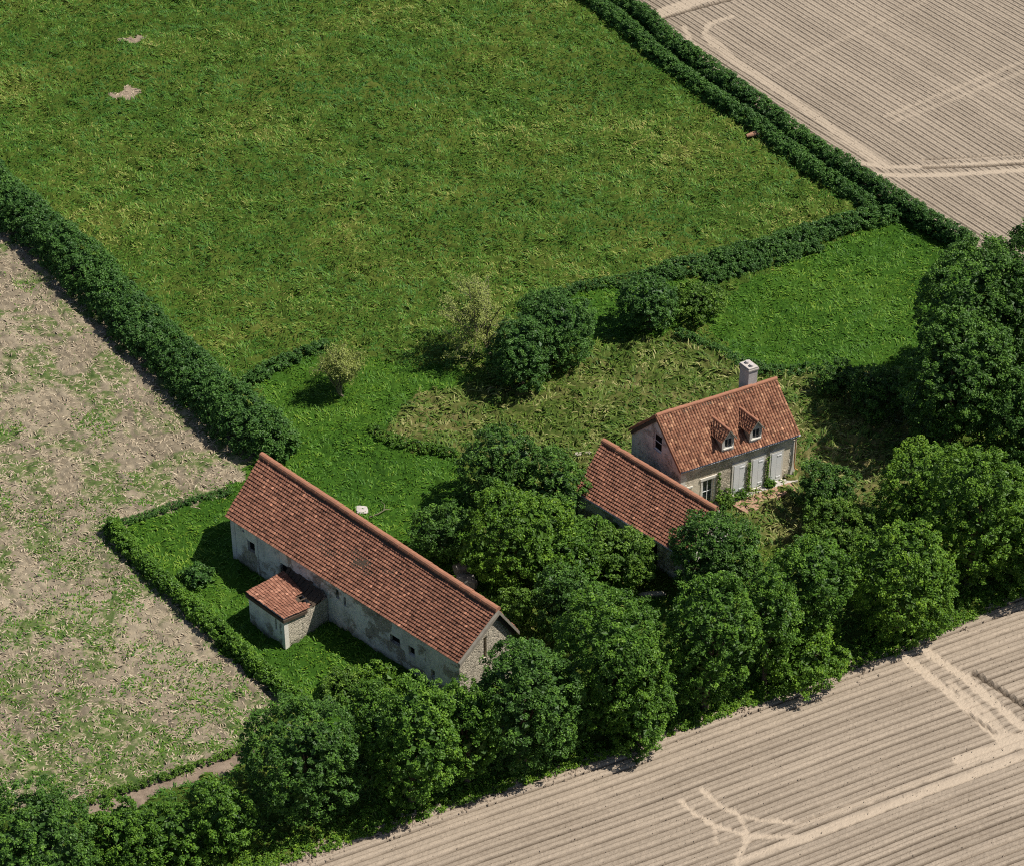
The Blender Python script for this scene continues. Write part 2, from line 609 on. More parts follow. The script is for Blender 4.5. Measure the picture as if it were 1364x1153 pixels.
ZN = ['pasture', 'stubble', 'lawn', 'rough', 'track', 'bare', 'field_far', 'field_near']


def zone_at(x, y, rag=1.7):
    xn = x + rag * (0.9 * (fbm(x * 1.1, y * 1.1, 31, 3) - .5))
    yn = y + rag * (0.9 * (fbm(x * 1.1, y * 1.1, 47, 3) - .5))
    z = np.zeros(x.shape, np.int8)
    for i, k in enumerate(ZN):
        if i:
            for p in POLY[k]:
                z[inside(xn, yn, p)] = i
    return z


nx, ny = int((GX1 - GX0) / GS) + 1, int((GY1 - GY0) / GS) + 1
gx, gy = np.linspace(GX0, GX1, nx), np.linspace(GY0, GY1, ny)
X, Y = np.meshgrid(gx, gy)
ZONE = zone_at((X[:-1, :-1] + X[1:, 1:]) / 2, (Y[:-1, :-1] + Y[1:, 1:]) / 2)
AMP = np.array([.44, .34, .30, .54, .05, .08, .03, .03])
OFF = np.array([.0, -.02, .0, .0, -.05, -.02, -.34, -.34])


def blur(a, r):
    for ax in (0, 1):
        p = np.concatenate([np.repeat(np.take(a, [0], ax), r + 1, ax), a, np.repeat(np.take(a, [-1], ax), r, ax)], ax)
        c = np.cumsum(p, ax)
        a = (np.take(c, range(2 * r + 1, c.shape[ax]), ax) - np.take(c, range(0, c.shape[ax] - 2 * r - 1), ax)) / (2 * r + 1)
    return a


def to_vert(a):
    p = np.pad(a, 1, mode='edge')
    return (p[:-1, :-1] + p[1:, :-1] + p[:-1, 1:] + p[1:, 1:]) / 4


ampv = to_vert(blur(AMP[ZONE], 3))
offv = to_vert(blur(OFF[ZONE], 1))
wx, wy = fbm(X * .5, Y * .5, 5, 2) * 2.4, fbm(X * .5, Y * .5, 9, 2) * 2.4
hum = fbm((X + wx) * 1.35, (Y + wy) * 2.2, 3, 3)
hum = np.clip((hum - .28) / .5, 0, 1)
hum = hum * hum * (3 - 2 * hum)
al_, ac_ = X * .62 - Y * .78, X * .78 + Y * .62          # along and across the left field's old rows
rows = fbm(al_ * .9, ac_ * 2.6, 19, 3)
st_ = to_vert(blur((ZONE == ZN.index('stubble')).astype(float), 2))
hum = hum * (1 - .6 * st_) + .6 * st_ * np.clip((rows - .25) / .5, 0, 1)
bil = np.clip(np.abs(fbm((X - wy) * .95, (Y + wx) * 1.7, 13, 2) - .5) * 7, 0, 1)      # creased hollows between the tufts
hum = .55 * hum + .45 * bil
Z = ampv * (hum - .55) + .25 * ampv * (vnoise(X * 5.5, Y * 6.5, 77) - .5) + offv
edge = np.minimum(np.minimum(X - GX0, GX1 - X), np.minimum(Y - GY0, GY1 - Y))
Z = np.where(edge < 1.5, Z - (1.5 - edge) * .3, Z)
IDX = np.arange(nx * ny).reshape(ny, nx)
QUADS = np.stack([IDX[:-1, :-1], IDX[:-1, 1:], IDX[1:, 1:], IDX[1:, :-1]], -1)
CO = np.stack([X, Y, Z], -1).reshape(-1, 3)
for i, k in enumerate(ZN):
    q = QUADS[ZONE == i]
    if not len(q):
        continue
    used, inv = np.unique(q, return_inverse=True)
    nm, mt = {'pasture': ('pasture', 'pasture'), 'stubble': ('stubble_field', 'stubble'), 'lawn': ('meadow_grass', 'lawn'),
              'rough': ('rough_grassland', 'rough'), 'track': ('dirt_track', 'track'), 'bare': ('bare_ground', 'soil'),
              'field_far': ('soil_bed', 'soil'), 'field_near': ('soil_bed', 'soil')}[k]
    tag(link(nm, np_mesh(nm, CO[used], inv.reshape(-1, 4), M[mt], smooth=True)), kind='structure')
b = MB()
b.face([(-1500, -600, -.62), (1500, -600, -.62), (1500, 2500, -.62), (-1500, 2500, -.62)])
tag(b.build('ground', M['pasture']), kind='structure')


def height(x, y):
    i = np.clip(((x - GX0) / GS).astype(int), 0, nx - 1)
    j = np.clip(((y - GY0) / GS).astype(int), 0, ny - 1)
    return Z[j, i]


def zone_of(x, y):
    i = np.clip(((x - GX0) / GS).astype(int), 0, nx - 2)
    j = np.clip(((y - GY0) / GS).astype(int), 0, ny - 2)
    return ZONE[j, i]


def polydist(x, y, pts):
    d = np.full(x.shape, 1e9)
    for (ax, ay), (bx, by) in zip(pts, pts[1:]):
        dx, dy = bx - ax, by - ay
        t = np.clip(((x - ax) * dx + (y - ay) * dy) / (dx * dx + dy * dy), 0, 1)
        d = np.minimum(d, np.hypot(x - ax - t * dx, y - ay - t * dy))
    return d


def ploughed(name, polyname, d, row, org, span, tracks, ruts, mat, step=0.16, deep=1.0):
    """drilled rows: flat crests between narrow grooves, pressed flat where wheels have run"""
    d = d / np.linalg.norm(d)
    n = np.array([-d[1], d[0]])
    prof = np.array([0, .09, .17, .40, .49, .58, .83, .92])
    ph = np.array([-.080, -.03, .032, .045, .015, .045, .032, -.03])
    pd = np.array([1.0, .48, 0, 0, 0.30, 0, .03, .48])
    s0, s1, r0, r1 = span
    k = int((r1 - r0) / row)
    rid = np.repeat(np.arange(k), 8)
    rj = np.r_[0, np.cumsum(rng.uniform(.84, 1.16, k))]
    rj *= k / rj[-1]
    off = (rj[rid] + np.tile(prof, k) * np.diff(rj)[rid]) * row + r0
    al = np.arange(s0, s1, step)
    A, O = np.meshgrid(al, off)
    O = O + .22 * (fbm(A * .07, O * 0.05, 61, 2) - .5) + .035 * (vnoise(A * .45, O * .4, 62) - .5)
    x, y = org[0] + d[0] * A + n[0] * O, org[1] + d[1] * A + n[1] * O
    rowr = rng.random(k + 1)[rid][:, None]
    rowd = (.62 + .38 * rng.random(k + 1))[rid][:, None]
    wear = np.zeros(x.shape)
    rag = .25 * (fbm(x * 2.2, y * 2.2, 71, 2) - .5)
    for pts, w, s in tracks:
        dd = polydist(x, y, ats(pts)) + rag
        wear = np.maximum(wear, s * np.clip(1.0 - (dd - w * .5) / .14, 0, 1))
    rut = np.zeros(x.shape)
    for pts, w, s in ruts:
        dd = polydist(x, y, ats(pts))
        rut = np.maximum(rut, s * np.clip(1.4 - dd / w, 0, 1))
    gap = np.clip((fbm(A * .5, O * .9, 83, 2) - .22) * 4, .55, 1)
    z = deep * np.tile(ph, k)[:, None] * (.7 + .5 * rowd) * (1 - .8 * wear) + .020 * (rng.random(x.shape) - .5) - .02 * wear - .16 * rut
    groove_shade = np.tile(pd, k)[:, None] * rowd * gap * (1 - wear) * .95 * deep  # painted shade, strongest at the groove bottom, fading out on wheel tracks
    groove_shade = np.maximum(groove_shade, rut * .92)
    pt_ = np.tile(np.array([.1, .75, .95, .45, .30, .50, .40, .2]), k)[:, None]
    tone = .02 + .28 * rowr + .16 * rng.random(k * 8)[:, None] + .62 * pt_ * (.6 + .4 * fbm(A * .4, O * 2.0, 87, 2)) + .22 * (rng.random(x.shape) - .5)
    R, C = x.shape
    I = np.arange(R * C).reshape(R, C)
    q = np.stack([I[:-1, :-1], I[:-1, 1:], I[1:, 1:], I[1:, :-1]], -1)
    cx, cy = (x[:-1, :-1] + x[1:, 1:]) / 2, (y[:-1, :-1] + y[1:, 1:]) / 2
    ok = (zone_of(cx, cy) == ZN.index(polyname)) & (cx > GX0 + 1.6) & (cx < GX1 - 1.6) & (cy > GY0 + 1.6) & (cy < GY1 - 1.6)
    q = q[ok]
    used, inv = np.unique(q, return_inverse=True)
    co = np.stack([x, y, z], -1).reshape(-1, 3)[used]
    at_ = {a: np.broadcast_to(v, x.shape).reshape(-1)[used] for a, v in (('wear', wear), ('groove_shade', groove_shade), ('tone', tone))}
    return tag(link(name, np_mesh(name, co, inv.reshape(-1, 4), mat, at_)), kind='structure')


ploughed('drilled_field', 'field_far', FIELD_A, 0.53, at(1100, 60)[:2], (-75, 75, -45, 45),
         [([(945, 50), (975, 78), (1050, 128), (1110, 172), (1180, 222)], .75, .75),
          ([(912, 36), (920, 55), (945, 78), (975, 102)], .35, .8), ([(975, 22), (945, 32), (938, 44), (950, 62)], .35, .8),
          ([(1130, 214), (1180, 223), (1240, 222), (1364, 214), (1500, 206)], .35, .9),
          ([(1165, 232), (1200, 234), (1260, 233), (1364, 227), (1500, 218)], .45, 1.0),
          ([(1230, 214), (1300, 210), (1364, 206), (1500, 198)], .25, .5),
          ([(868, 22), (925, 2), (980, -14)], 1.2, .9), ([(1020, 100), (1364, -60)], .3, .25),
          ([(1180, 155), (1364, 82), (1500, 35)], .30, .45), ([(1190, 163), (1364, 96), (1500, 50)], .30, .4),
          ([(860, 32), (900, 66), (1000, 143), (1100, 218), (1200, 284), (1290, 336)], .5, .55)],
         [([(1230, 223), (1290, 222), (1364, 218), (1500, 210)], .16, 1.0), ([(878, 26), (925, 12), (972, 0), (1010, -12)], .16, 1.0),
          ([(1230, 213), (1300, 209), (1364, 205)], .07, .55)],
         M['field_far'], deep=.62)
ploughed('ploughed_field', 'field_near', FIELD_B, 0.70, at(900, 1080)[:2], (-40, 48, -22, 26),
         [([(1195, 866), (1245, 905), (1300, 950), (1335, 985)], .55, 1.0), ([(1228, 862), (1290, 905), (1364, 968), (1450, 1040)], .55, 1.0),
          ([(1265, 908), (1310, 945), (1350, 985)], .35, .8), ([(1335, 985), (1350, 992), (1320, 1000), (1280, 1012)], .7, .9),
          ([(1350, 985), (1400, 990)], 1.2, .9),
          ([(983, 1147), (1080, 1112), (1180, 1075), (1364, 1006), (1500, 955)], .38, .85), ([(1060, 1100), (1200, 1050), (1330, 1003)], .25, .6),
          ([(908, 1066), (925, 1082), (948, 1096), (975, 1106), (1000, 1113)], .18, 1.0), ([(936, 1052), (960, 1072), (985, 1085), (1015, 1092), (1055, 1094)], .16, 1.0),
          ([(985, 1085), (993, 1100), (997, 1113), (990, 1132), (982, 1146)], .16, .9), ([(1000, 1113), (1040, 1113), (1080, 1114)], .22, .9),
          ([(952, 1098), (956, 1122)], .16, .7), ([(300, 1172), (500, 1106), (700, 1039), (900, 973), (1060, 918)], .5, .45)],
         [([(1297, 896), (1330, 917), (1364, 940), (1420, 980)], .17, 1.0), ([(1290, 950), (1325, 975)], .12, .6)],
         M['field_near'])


# ------------------------------------------------------------------ leaves, clumps, crowns
def leaf_quads(c, out, L, Wd, tint, droop=.15, up=.55, jit=.42):
    n = len(c)
    nr = unit(out * .6 + np.array([0, 0, up]) + rng.normal(size=(n, 3)) * jit)
    t_ = unit(np.cross(nr, rng.normal(size=(n, 3))))
    b_ = np.cross(nr, t_)
    L, Wd = L[:, None], Wd[:, None]
    V = np.stack([c - t_ * L / 2 - nr * L * droop, c + b_ * Wd / 2, c + t_ * L / 2 - nr * L * droop, c - b_ * Wd / 2], 1).reshape(-1, 3)
    return V, np.repeat(tint, 4)


def foliage(centers, outs, rc, per, leaf, tint_c, spread=.2, flat=.75):
    """clumps of leaves: per leaves round each centre, mostly on its upper, outer side"""
    n = len(centers)
    cnt = n * per
    d = unit(rng.normal(size=(cnt, 3)) + np.repeat(outs, per, 0) * .55 + np.array([0, 0, .35]))
    r = (rng.random(cnt) ** .45)[:, None] * np.repeat(rc, per)[:, None]
    c = np.repeat(centers, per, 0) + d * r * np.array([1, 1, flat])
    L = leaf * rng.uniform(.65, 1.35, cnt)
    tt = np.clip(np.repeat(tint_c, per) + rng.normal(0, spread, cnt), 0, 1)
    return leaf_quads(c, d, L, L * rng.uniform(.55, .8, cnt), tt)


def quads_mesh(name, parts, mat):
    V = np.concatenate([p[0] for p in parts])
    T = np.concatenate([p[1] for p in parts])
    return np_mesh(name, V, np.arange(len(V)).reshape(-1, 4), mat, {'tint': T})


def fib(n):
    i = np.arange(n) + .5
    ph, th = np.arccos(1 - 2 * i / n), math.pi * (1 + 5 ** .5) * i
    return np.stack([np.cos(th) * np.sin(ph), np.sin(th) * np.sin(ph), np.cos(ph)], -1)


def crown(a, c, zc, spacing=.50, rc=.36, per=38, leaf=.17, ragged=1.0, tint=.45):
    """an uneven crown of lobes carrying leaf clumps; local coordinates, base of the tree at the origin"""
    K = int(np.clip(6 + a * 2.5, 7, 16))
    dirs = unit(fib(K) + rng.normal(0, .28, (K, 3)))
    lr = np.array([.52, .52, .52]) * rng.uniform(.84, 1.14, (K, 1))
    cen = dirs * rng.uniform(.42, .53, (K, 1)) * np.array([a, a, c])
    rad = lr * np.array([a, a, (a + c) / 2])
    cen = np.vstack([cen, [[0, 0, 0]]])
    rad = np.vstack([rad, [[a * .68, a * .68, c * .70]]])
    P, N_, T = [], [], []
    for k in range(K + 1):
        area = 4 * math.pi * (rad[k].prod()) ** (2 / 3)
        n = int(area / spacing ** 2)
        dd = unit(rng.normal(size=(n, 3)))
        p = cen[k] + dd * rad[k] * rng.uniform(.86, 1.06, (n, 1))
        keep = p[:, 2] + zc > .12
        for j in range(K + 1):
            if j != k:
                keep &= (((p - cen[j]) / rad[j]) ** 2).sum(1) > .74
        keep &= ~((dd[:, 2] < -.35) & (rng.random(n) < .5))
        P.append(p[keep])
        N_.append(unit(dd / rad[k])[keep])
        T.append(np.clip(tint + rng.normal(0, .07) + rng.normal(0, .16, keep.sum()), 0, 1))
    P, N_, T = np.vstack(P), np.vstack(N_), np.concatenate(T)
    P[:, 2] += zc
    rcs = rc * rng.uniform(.7, 1.35, len(P))
    P = P + N_ * (rng.random((len(P), 1)) ** 3) * .35 * ragged
    parts = [foliage(P, N_, rcs, per, leaf, T)]
    n = int(90 + 55 * a * c)                                    # larger leaves deep inside keep the crown from being see-through
    k = rng.integers(0, K + 1, n)
    q = cen[k] + unit(rng.normal(size=(n, 3))) * rad[k] * rng.uniform(.40, .70, (n, 1))
    q[:, 2] += zc
    q = q[q[:, 2] > .1]
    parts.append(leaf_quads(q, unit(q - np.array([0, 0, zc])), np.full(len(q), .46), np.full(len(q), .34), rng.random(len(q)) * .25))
    return parts, cen + np.array([0, 0, zc]), rad


def tree(box, mat, label, cat='tree', group=None, name='broadleaf_tree', **kw):
    x0, x1, y0, y1 = box
    uc, vc = (x0 + x1) / 2, (y0 + y1) / 2
    P = at(uc, vc, 2.0)
    s = FPX / ((P[1] + DIST * CP) * CP - (P[2] - DIST * SP) * SP)
    a, hh = (x1 - x0) / 2 / s, (y1 - y0) / 2 / s
    c = math.sqrt(max(hh * hh - (a * SP) ** 2, (.45 * a) ** 2)) / CP
    a, c = a * .96, c * .97
    zc = c * .90
    g = at(uc, vc, zc)
    root = empty(name, (g[0], g[1], 0), label, cat, group)
    parts, cen, rad = crown(a, c, zc, **kw)
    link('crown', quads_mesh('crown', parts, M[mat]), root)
    tb = MB()
    hgt = zc + .2 * c
    w = np.array([rng.normal(0, .06 * a), rng.normal(0, .06 * a), 0])
    r0 = .05 * a + .05
    tb.tube([(0, 0, -.3), w * .3 + [0, 0, hgt * .3], w * .7 + [0, 0, hgt * .65], w + [0, 0, hgt]], [r0 * 1.35, r0, r0 * .75, r0 * .35], 8)
    for k in range(min(6, len(cen) - 1)):
        st = w * .5 + np.array([0, 0, hgt * rng.uniform(.22, .5)])
        e = cen[k] * np.array([.9, .9, 1.0])
        if e[2] < .4:
            continue
        md = (st + e) / 2 + np.array([0, 0, .12 * c])
        tb.tube([st, md, e], [r0 * .55, r0 * .36, r0 * .12], 6)
    tb.build('trunk', M['bark'], root)
    return root


def hedge(pts, w, h, label, mat='leaf_hedge', spacing=.34, rc=.25, per=34, leaf=.13, tint=.42, name='hedge', cat='hedge', group=None, wob=.16, top=1.0, roundness=2.4):
    """a run of hedge along a line on the ground"""
    L = np.array([at(u, v)[:2] for u, v in pts])
    seg = np.hypot(*(L[1:] - L[:-1]).T)
    cum = np.r_[0, np.cumsum(seg)]
    tot = cum[-1]
    n = int(tot * (w + 2 * h) / spacing ** 2 * 1.05)
    s = rng.random(n) * tot
    i = np.clip(np.searchsorted(cum, s, side='right') - 1, 0, len(seg) - 1)
    f = ((s - cum[i]) / seg[i])[:, None]
    base = L[i] * (1 - f) + L[i + 1] * f
    T = np.array([(L[min(k + 1, len(L) - 1)] - L[max(k - 1, 0)]) for k in range(len(L))])
    T = unit(T)
    d = unit(T[i] * (1 - f) + T[i + 1] * f)
    nn = np.stack([-d[:, 1], d[:, 0]], -1)
    th = rng.random(n) * math.pi
    ct, st = np.cos(th), np.sin(th)
    ex = 2 / roundness
    a_ = np.sign(ct) * np.abs(ct) ** ex
    b_ = np.abs(st) ** ex
    endf = np.clip(np.minimum(s, tot - s) / (h * .6), 0, 1) ** .5
    ww = w * (1 + wob * (fbm(s * .35, s * 0 + 3, int(tot * 10) % 97, 2) - .5) * 2) * (.4 + .6 * endf)
    hh = h * (1 + wob * (fbm(s * .28, s * 0 + 9, int(tot * 7) % 89, 3) - .5) * 2.4) * (.55 + .45 * endf) * top
    jit = rng.uniform(.88, 1.06, n)
    xy = base + nn * (a_ * ww / 2 * jit)[:, None]
    z = .08 + b_ * (hh - .08) * jit
    P = np.c_[xy, z]
    out = unit(np.c_[nn * (a_)[:, None], b_ * .9])
    org = np.array([*L.mean(0), 0])
    tc = np.clip(tint + .25 * (fbm(s * .5, s * 0, 23, 3) - .5) * 2 + rng.normal(0, .14, n), 0, 1)
    parts = [foliage(P - org, out, rc * rng.uniform(.7, 1.3, n), per, leaf, tc)]
    m = int(n * .85)
    q = rng.integers(0, n, m)
    Q = np.c_[base[q] + (xy[q] - base[q]) * rng.uniform(.3, .8, (m, 1)), z[q] * rng.uniform(.4, .8, m)] - org
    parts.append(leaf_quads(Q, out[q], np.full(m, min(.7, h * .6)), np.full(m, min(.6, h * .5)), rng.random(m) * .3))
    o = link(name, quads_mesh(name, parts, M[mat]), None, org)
    return tag(o, label, cat, group)


# ------------------------------------------------------------------ the barn
def A3(u, v, z):
    return at(u, v, z)


ev, rg = 3.5, 5.9
e0, e1 = A3(300, 687, ev), A3(610, 883, ev)
r0, r1 = A3(348, 606, rg), A3(663, 812, rg)
bd = unit(e1 - e0)
bn = np.array([bd[1], -bd[0], 0])                 # outwards, towards the camera
k0, k1 = e0 + 1.50 * ((r0 - e0) * [1, 1, 0]), e1 + 1.50 * ((r1 - e1) * [1, 1, 0])
barn = empty('stone_barn', tuple(((e0 + k1) / 2) * [1, 1, 0]), 'long low stone barn with a worn red tiled roof and small black openings', 'barn')
bl = np.array(barn.location)
f0, f1 = e0 - bn * .28 + bd * .15, e1 - bn * .28 - bd * .15
g0, g1 = k0 + bn * .28 + bd * .15, k1 + bn * .28 - bd * .15
slope = (rg - ev) / np.dot(r0 - e0, -bn)
FB = Frame(f0, f1)
wt = ev + .28 * slope - .10
HB = [(1.40, 2.05, 1.55, 2.35), (4.3, 5.3, .0, 2.2), (13.6, 14.4, 1.5, 2.1), (15.1, 15.6, 1.4, 2.1), (9.1, 9.35, 2.2, 2.95), (9.75, 9.95, 2.0, 2.7),
      (1.0, 1.2, 2.75, 2.95), (16.9, 17.2, .75, 1.35)]
w = MB()
wall(w, FB, lambda u: wt, HB)
Fr = Frame(f1, g1)


def gable(F, zt, zr, up=.5):
    return lambda u: zt + (zr - zt) * (u / (F.L * up) if u <= F.L * up else (F.L - u) / (F.L * (1 - up)))


wall(w, Frame(g1, g0), lambda u: wt, [])
Fl = Frame(g0, f0)
wall(w, Fl, gable(Fl, wt, rg - .12, .34), [], cuts=(Fl.L * .34,))
w.build('wall', M['wall_barn'], barn, bl)
w = MB()
HG = [(1.75, 1.98, 2.6, 4.2)]
wall(w, Fr, gable(Fr, wt, rg - .12, .66), HG, cuts=(Fr.L * .66,))
tag(w.build('gable_wall', M['wall_stone'], barn, bl), 'sunlit end wall of bare stone')
for F, hs in ((FB, HB), (Fr, HG)):
    for h in hs:
        d = MB()
        d.face([F.p(h[0], -.21, h[2]), F.p(h[1], -.21, h[2]), F.p(h[1], -.21, h[3]), F.p(h[0], -.21, h[3])])
        d.build('doorway' if h[3] - h[2] > 1.8 else 'window', M['black'], barn, bl)
b = MB()                                           # pale patches of newer render, thick as a coat of plaster
for (u0, u1, z0, z1) in ((2.35, 4.25, 0.3, 3.2), (5.35, 6.6, 1.2, 3.35)):
    n = 9
    lo = [(u0 + (u1 - u0) * i / n, z0 + random.uniform(0, .35)) for i in range(n + 1)]
    for (ua, za), (ub, zb) in zip(lo, lo[1:]):
        b.box(FB, ua, ub, 0.0, .018, min(za, zb), z1 - random.uniform(0, .06))
b.box(FB, 2.22, 2.36, 0, .05, -.2, 3.3)
b.box(FB, -.02, .34, 0, .03, -.3, 3.4)
tag(b.build('plaster_patch', M['lintel'] if False else M['wall_gable'], barn, bl), 'pale patch of smooth render')
deck('roof_deck', e0, e1, r0, r1, barn, M['timber'])
deck('roof_deck', k1, k0, r1, r0, barn, M['timber'])
tile_part('roof_tiles', M['tile_barn'], barn, e0, e1, r0, r1, tw=.19, tl=.215, lift=.085, sag=.12)
tile_part('roof_tiles', M['tile_barn'], barn, k1, k0, r1, r0, sag=.10)
ridge_tiles('ridge_tiles', r0 + [0, 0, .06], r1 + [0, 0, .06], M['ridge'], barn, .21, .42)
b = MB()
for (p, q) in ((e1, r1), (r1, k1)):
    off = bd * .16
    b.hexa([p - [0, 0, .24], p + off - [0, 0, .24], q + off - [0, 0, .24], q - [0, 0, .24]], [p + [0, 0, .045], p + off + [0, 0, .03], q + off + [0, 0, .03], q + [0, 0, .045]])
tag(b.build('verge', M['greywood'], barn, bl), 'pale grey cemented roof edge over the end wall')

# ------------------------------------------------------------------ the small outbuilding in front of the barn
q = [A3(327, 788, 2.45), A3(378, 824, 2.45), A3(419, 806, 2.05), A3(378, 760, 2.05)]
hut = empty('lean_to_shed', tuple(np.mean(q, 0) * [1, 1, 0]), 'small square stone outhouse with a broken red tiled roof against the barn front', 'shed')
hl = np.array(hut.location)
cx = np.mean(q, 0)
ins = [p + (cx - p) * [.07, .07, 0] for p in q]
w = MB()
wall(w, Frame(ins[0], ins[1]), lambda u: 2.40, [(2.35, 2.5, 1.0, 1.9)])
Fq = Frame(ins[2], ins[3])
wall(w, Fq, lambda u: 2.02, [])
Fq2 = Frame(ins[3], ins[0])
wall(w, Fq2, lambda u: 2.02 + .38 * u / Fq2.L, [])
w.build('wall', M['wall_barn'], hut, hl)
w = MB()
Fs = Frame(ins[1], ins[2])
wall(w, Fs, lambda u: 2.40 - .38 * u / Fs.L, [])
tag(w.build('side_wall', M['wall_stone'], hut, hl), 'end wall of bare yellowish stone')
Fq3 = Frame(ins[0], ins[1])
d = MB()
d.face([Fq3.p(2.35, -.21, 1.0), Fq3.p(2.5, -.21, 1.0), Fq3.p(2.5, -.21, 1.9), Fq3.p(2.35, -.21, 1.9)])
d.build('slit_window', M['black'], hut, hl)
b = MB()                                           # a stringer of squared stones up the near corner
for i in range(9):
    b.box(Fq3, Fq3.L - .22 - .08 * (i % 2), Fq3.L + .012, -.3, .02, -.2 + i * .285, .07 + i * .285)
b.build('quoins', M['lintel'], hut, hl)
deck('roof_deck', q[0], q[1], q[3] + (q[0] - q[3]) * .05, q[2] + (q[1] - q[2]) * .22, hut, M['timber'])
tile_part('roof_tiles', M['tile_shed'], hut, q[0], q[1], q[3], q[2], tw=.19, tl=.22,
          skip=lambda u, v: v > .80 - .10 * math.sin(u * 19) and u > .62)
b = MB()                                           # what is left of the link roof: dark boards up to the barn wall
t0, t1 = q[3] + (q[2] - q[3]) * .02, q[3] + (q[2] - q[3]) * .97
dd_ = lambda p: float(np.dot((f0 - p)[:2], bn[:2]))
s0, s1 = t0 - bn * (-dd_(t0)) * 1.0, t1 - bn * (-dd_(t1)) * 1.0
for i in range(11):
    a_, c_ = i / 11 + .006, (i + 1) / 11 - .006
    p0, p1 = t0 + (t1 - t0) * a_ - [0, 0, .14], t0 + (t1 - t0) * c_ - [0, 0, .14]
    g2 = random.uniform(.72, 1.0) if i > 6 else 1.0
    p2, p3 = s0 + (s1 - s0) * c_ + [0, 0, .25 - .05 * (i % 3)], s0 + (s1 - s0) * a_ + [0, 0, .25 - .05 * (i % 3)]
    p2, p3 = p1 + (p2 - p1) * g2, p0 + (p3 - p0) * g2
    b.hexa([x - [0, 0, .05] for x in (p0, p1, p2, p3)], [p0, p1, p2, p3])
b.build('link_roof', M['timber'], hut, hl)
w = MB()
for pa_, pb_ in ((ins[2], ins[2] + (s1 - t1)), ):
    Fz = Frame(pa_, pb_)
    wall(w, Fz, lambda u: 1.85, [])
w.build('link_wall', M['wall_stone'], hut, hl)
b = MB()
for i in range(5):                                 # rafters left bare where the tiles have gone
    s = .52 + i * .11
    p0, p1 = q[0] + (q[1] - q[0]) * s, q[3] + (q[2] - q[3]) * s
    a0, a1 = p0 + (p1 - p0) * .62, p0 + (p1 - p0) * (1.10 - .05 * (i % 3))
    b.tube([a0 - [0, 0, .07], a1 - [0, 0, .10 + .06 * (i % 2)]], .045, 5)
b.build('rafter', M['timber'], hut, hl)

# ------------------------------------------------------------------ the house
ev, rg = 3.45, 6.25
e0, e1 = A3(907.7, 628.6, ev), A3(1066, 578.5, ev)
r0, r1 = A3(874, 553, rg), A3(1034, 504, rg)
hd = unit(e1 - e0)
hn = np.array([hd[1], -hd[0], 0])
back = (r0 - e0 + r1 - e1) / 2 * [1, 1, 0]
k0, k1 = e0 + 2 * back, e1 + 2 * back
house = empty('farmhouse', tuple((e0 + k1) / 2 * [1, 1, 0]), 'stone farmhouse with steep orange tiled roof, two dormers and white shutters', 'house')
ho = np.array(house.location)
f0, f1 = e0 - hn * .20 + hd * .10, e1 - hn * .20 - hd * .10
g0, g1 = k0 + hn * .20 + hd * .10, k1 + hn * .20 - hd * .10
slope = (rg - ev) / np.dot(r0 - e0, -hn)
wt = ev + .20 * slope - .10
FH = Frame(f0, f1)
HH = [(1.60, 2.42, .02, 1.95), (.34, .80, .80, 1.75)]
w = MB()
wall(w, FH, lambda u: wt, HH, depth=.18)
w.build('wall', M['wall_house'], house, ho)
w = MB()
Fg = Frame(g0, f0)
gw = (Fg.L * .515 - .42, Fg.L * .515 + .42, 3.4, 4.7)
wall(w, Fg, gable(Fg, wt, rg - .10), [gw], cuts=(Fg.L / 2,), depth=.2)
Fg2 = Frame(f1, g1)
wall(w, Fg2, gable(Fg2, wt, rg - .10), [], cuts=(Fg2.L / 2,))
wall(w, Frame(g1, g0), lambda u: wt, [])
tag(w.build('gable_wall', M['wall_gable'], house, ho), 'greyer rendered gable wall in shade')


def win(F, u0, u1, z0, z1, parent, off, dep=.14, fr=.07, bars=(1, 1), name='window', glass='glass', frame='white'):
    m = MB()
    m.box(F, u0, u0 + fr, -dep, -dep + .05, z0, z1)
    m.box(F, u1 - fr, u1, -dep, -dep + .05, z0, z1)
    m.box(F, u0 + fr, u1 - fr, -dep, -dep + .05, z0, z0 + fr)
    m.box(F, u0 + fr, u1 - fr, -dep, -dep + .05, z1 - fr, z1)
    for i in range(bars[0]):
        c = u0 + (u1 - u0) * (i + 1) / (bars[0] + 1)
        m.box(F, c - .018, c + .018, -dep, -dep + .04, z0 + fr, z1 - fr)
    for i in range(bars[1]):
        c = z0 + (z1 - z0) * (i + 1) / (bars[1] + 1)
        m.box(F, u0 + fr, u1 - fr, -dep + .002, -dep + .036, c - .018, c + .018)
    o = m.build(name, M[frame], parent, off)
    p = MB()
    p.face([F.p(u0, -dep - .01, z0), F.p(u1, -dep - .01, z0), F.p(u1, -dep - .01, z1), F.p(u0, -dep - .01, z1)])
    p.build('pane', M[glass], o)
    o.children[0].data.transform(__import__('mathutils').Matrix.Translation(tuple(-np.asarray(off))))
    return o


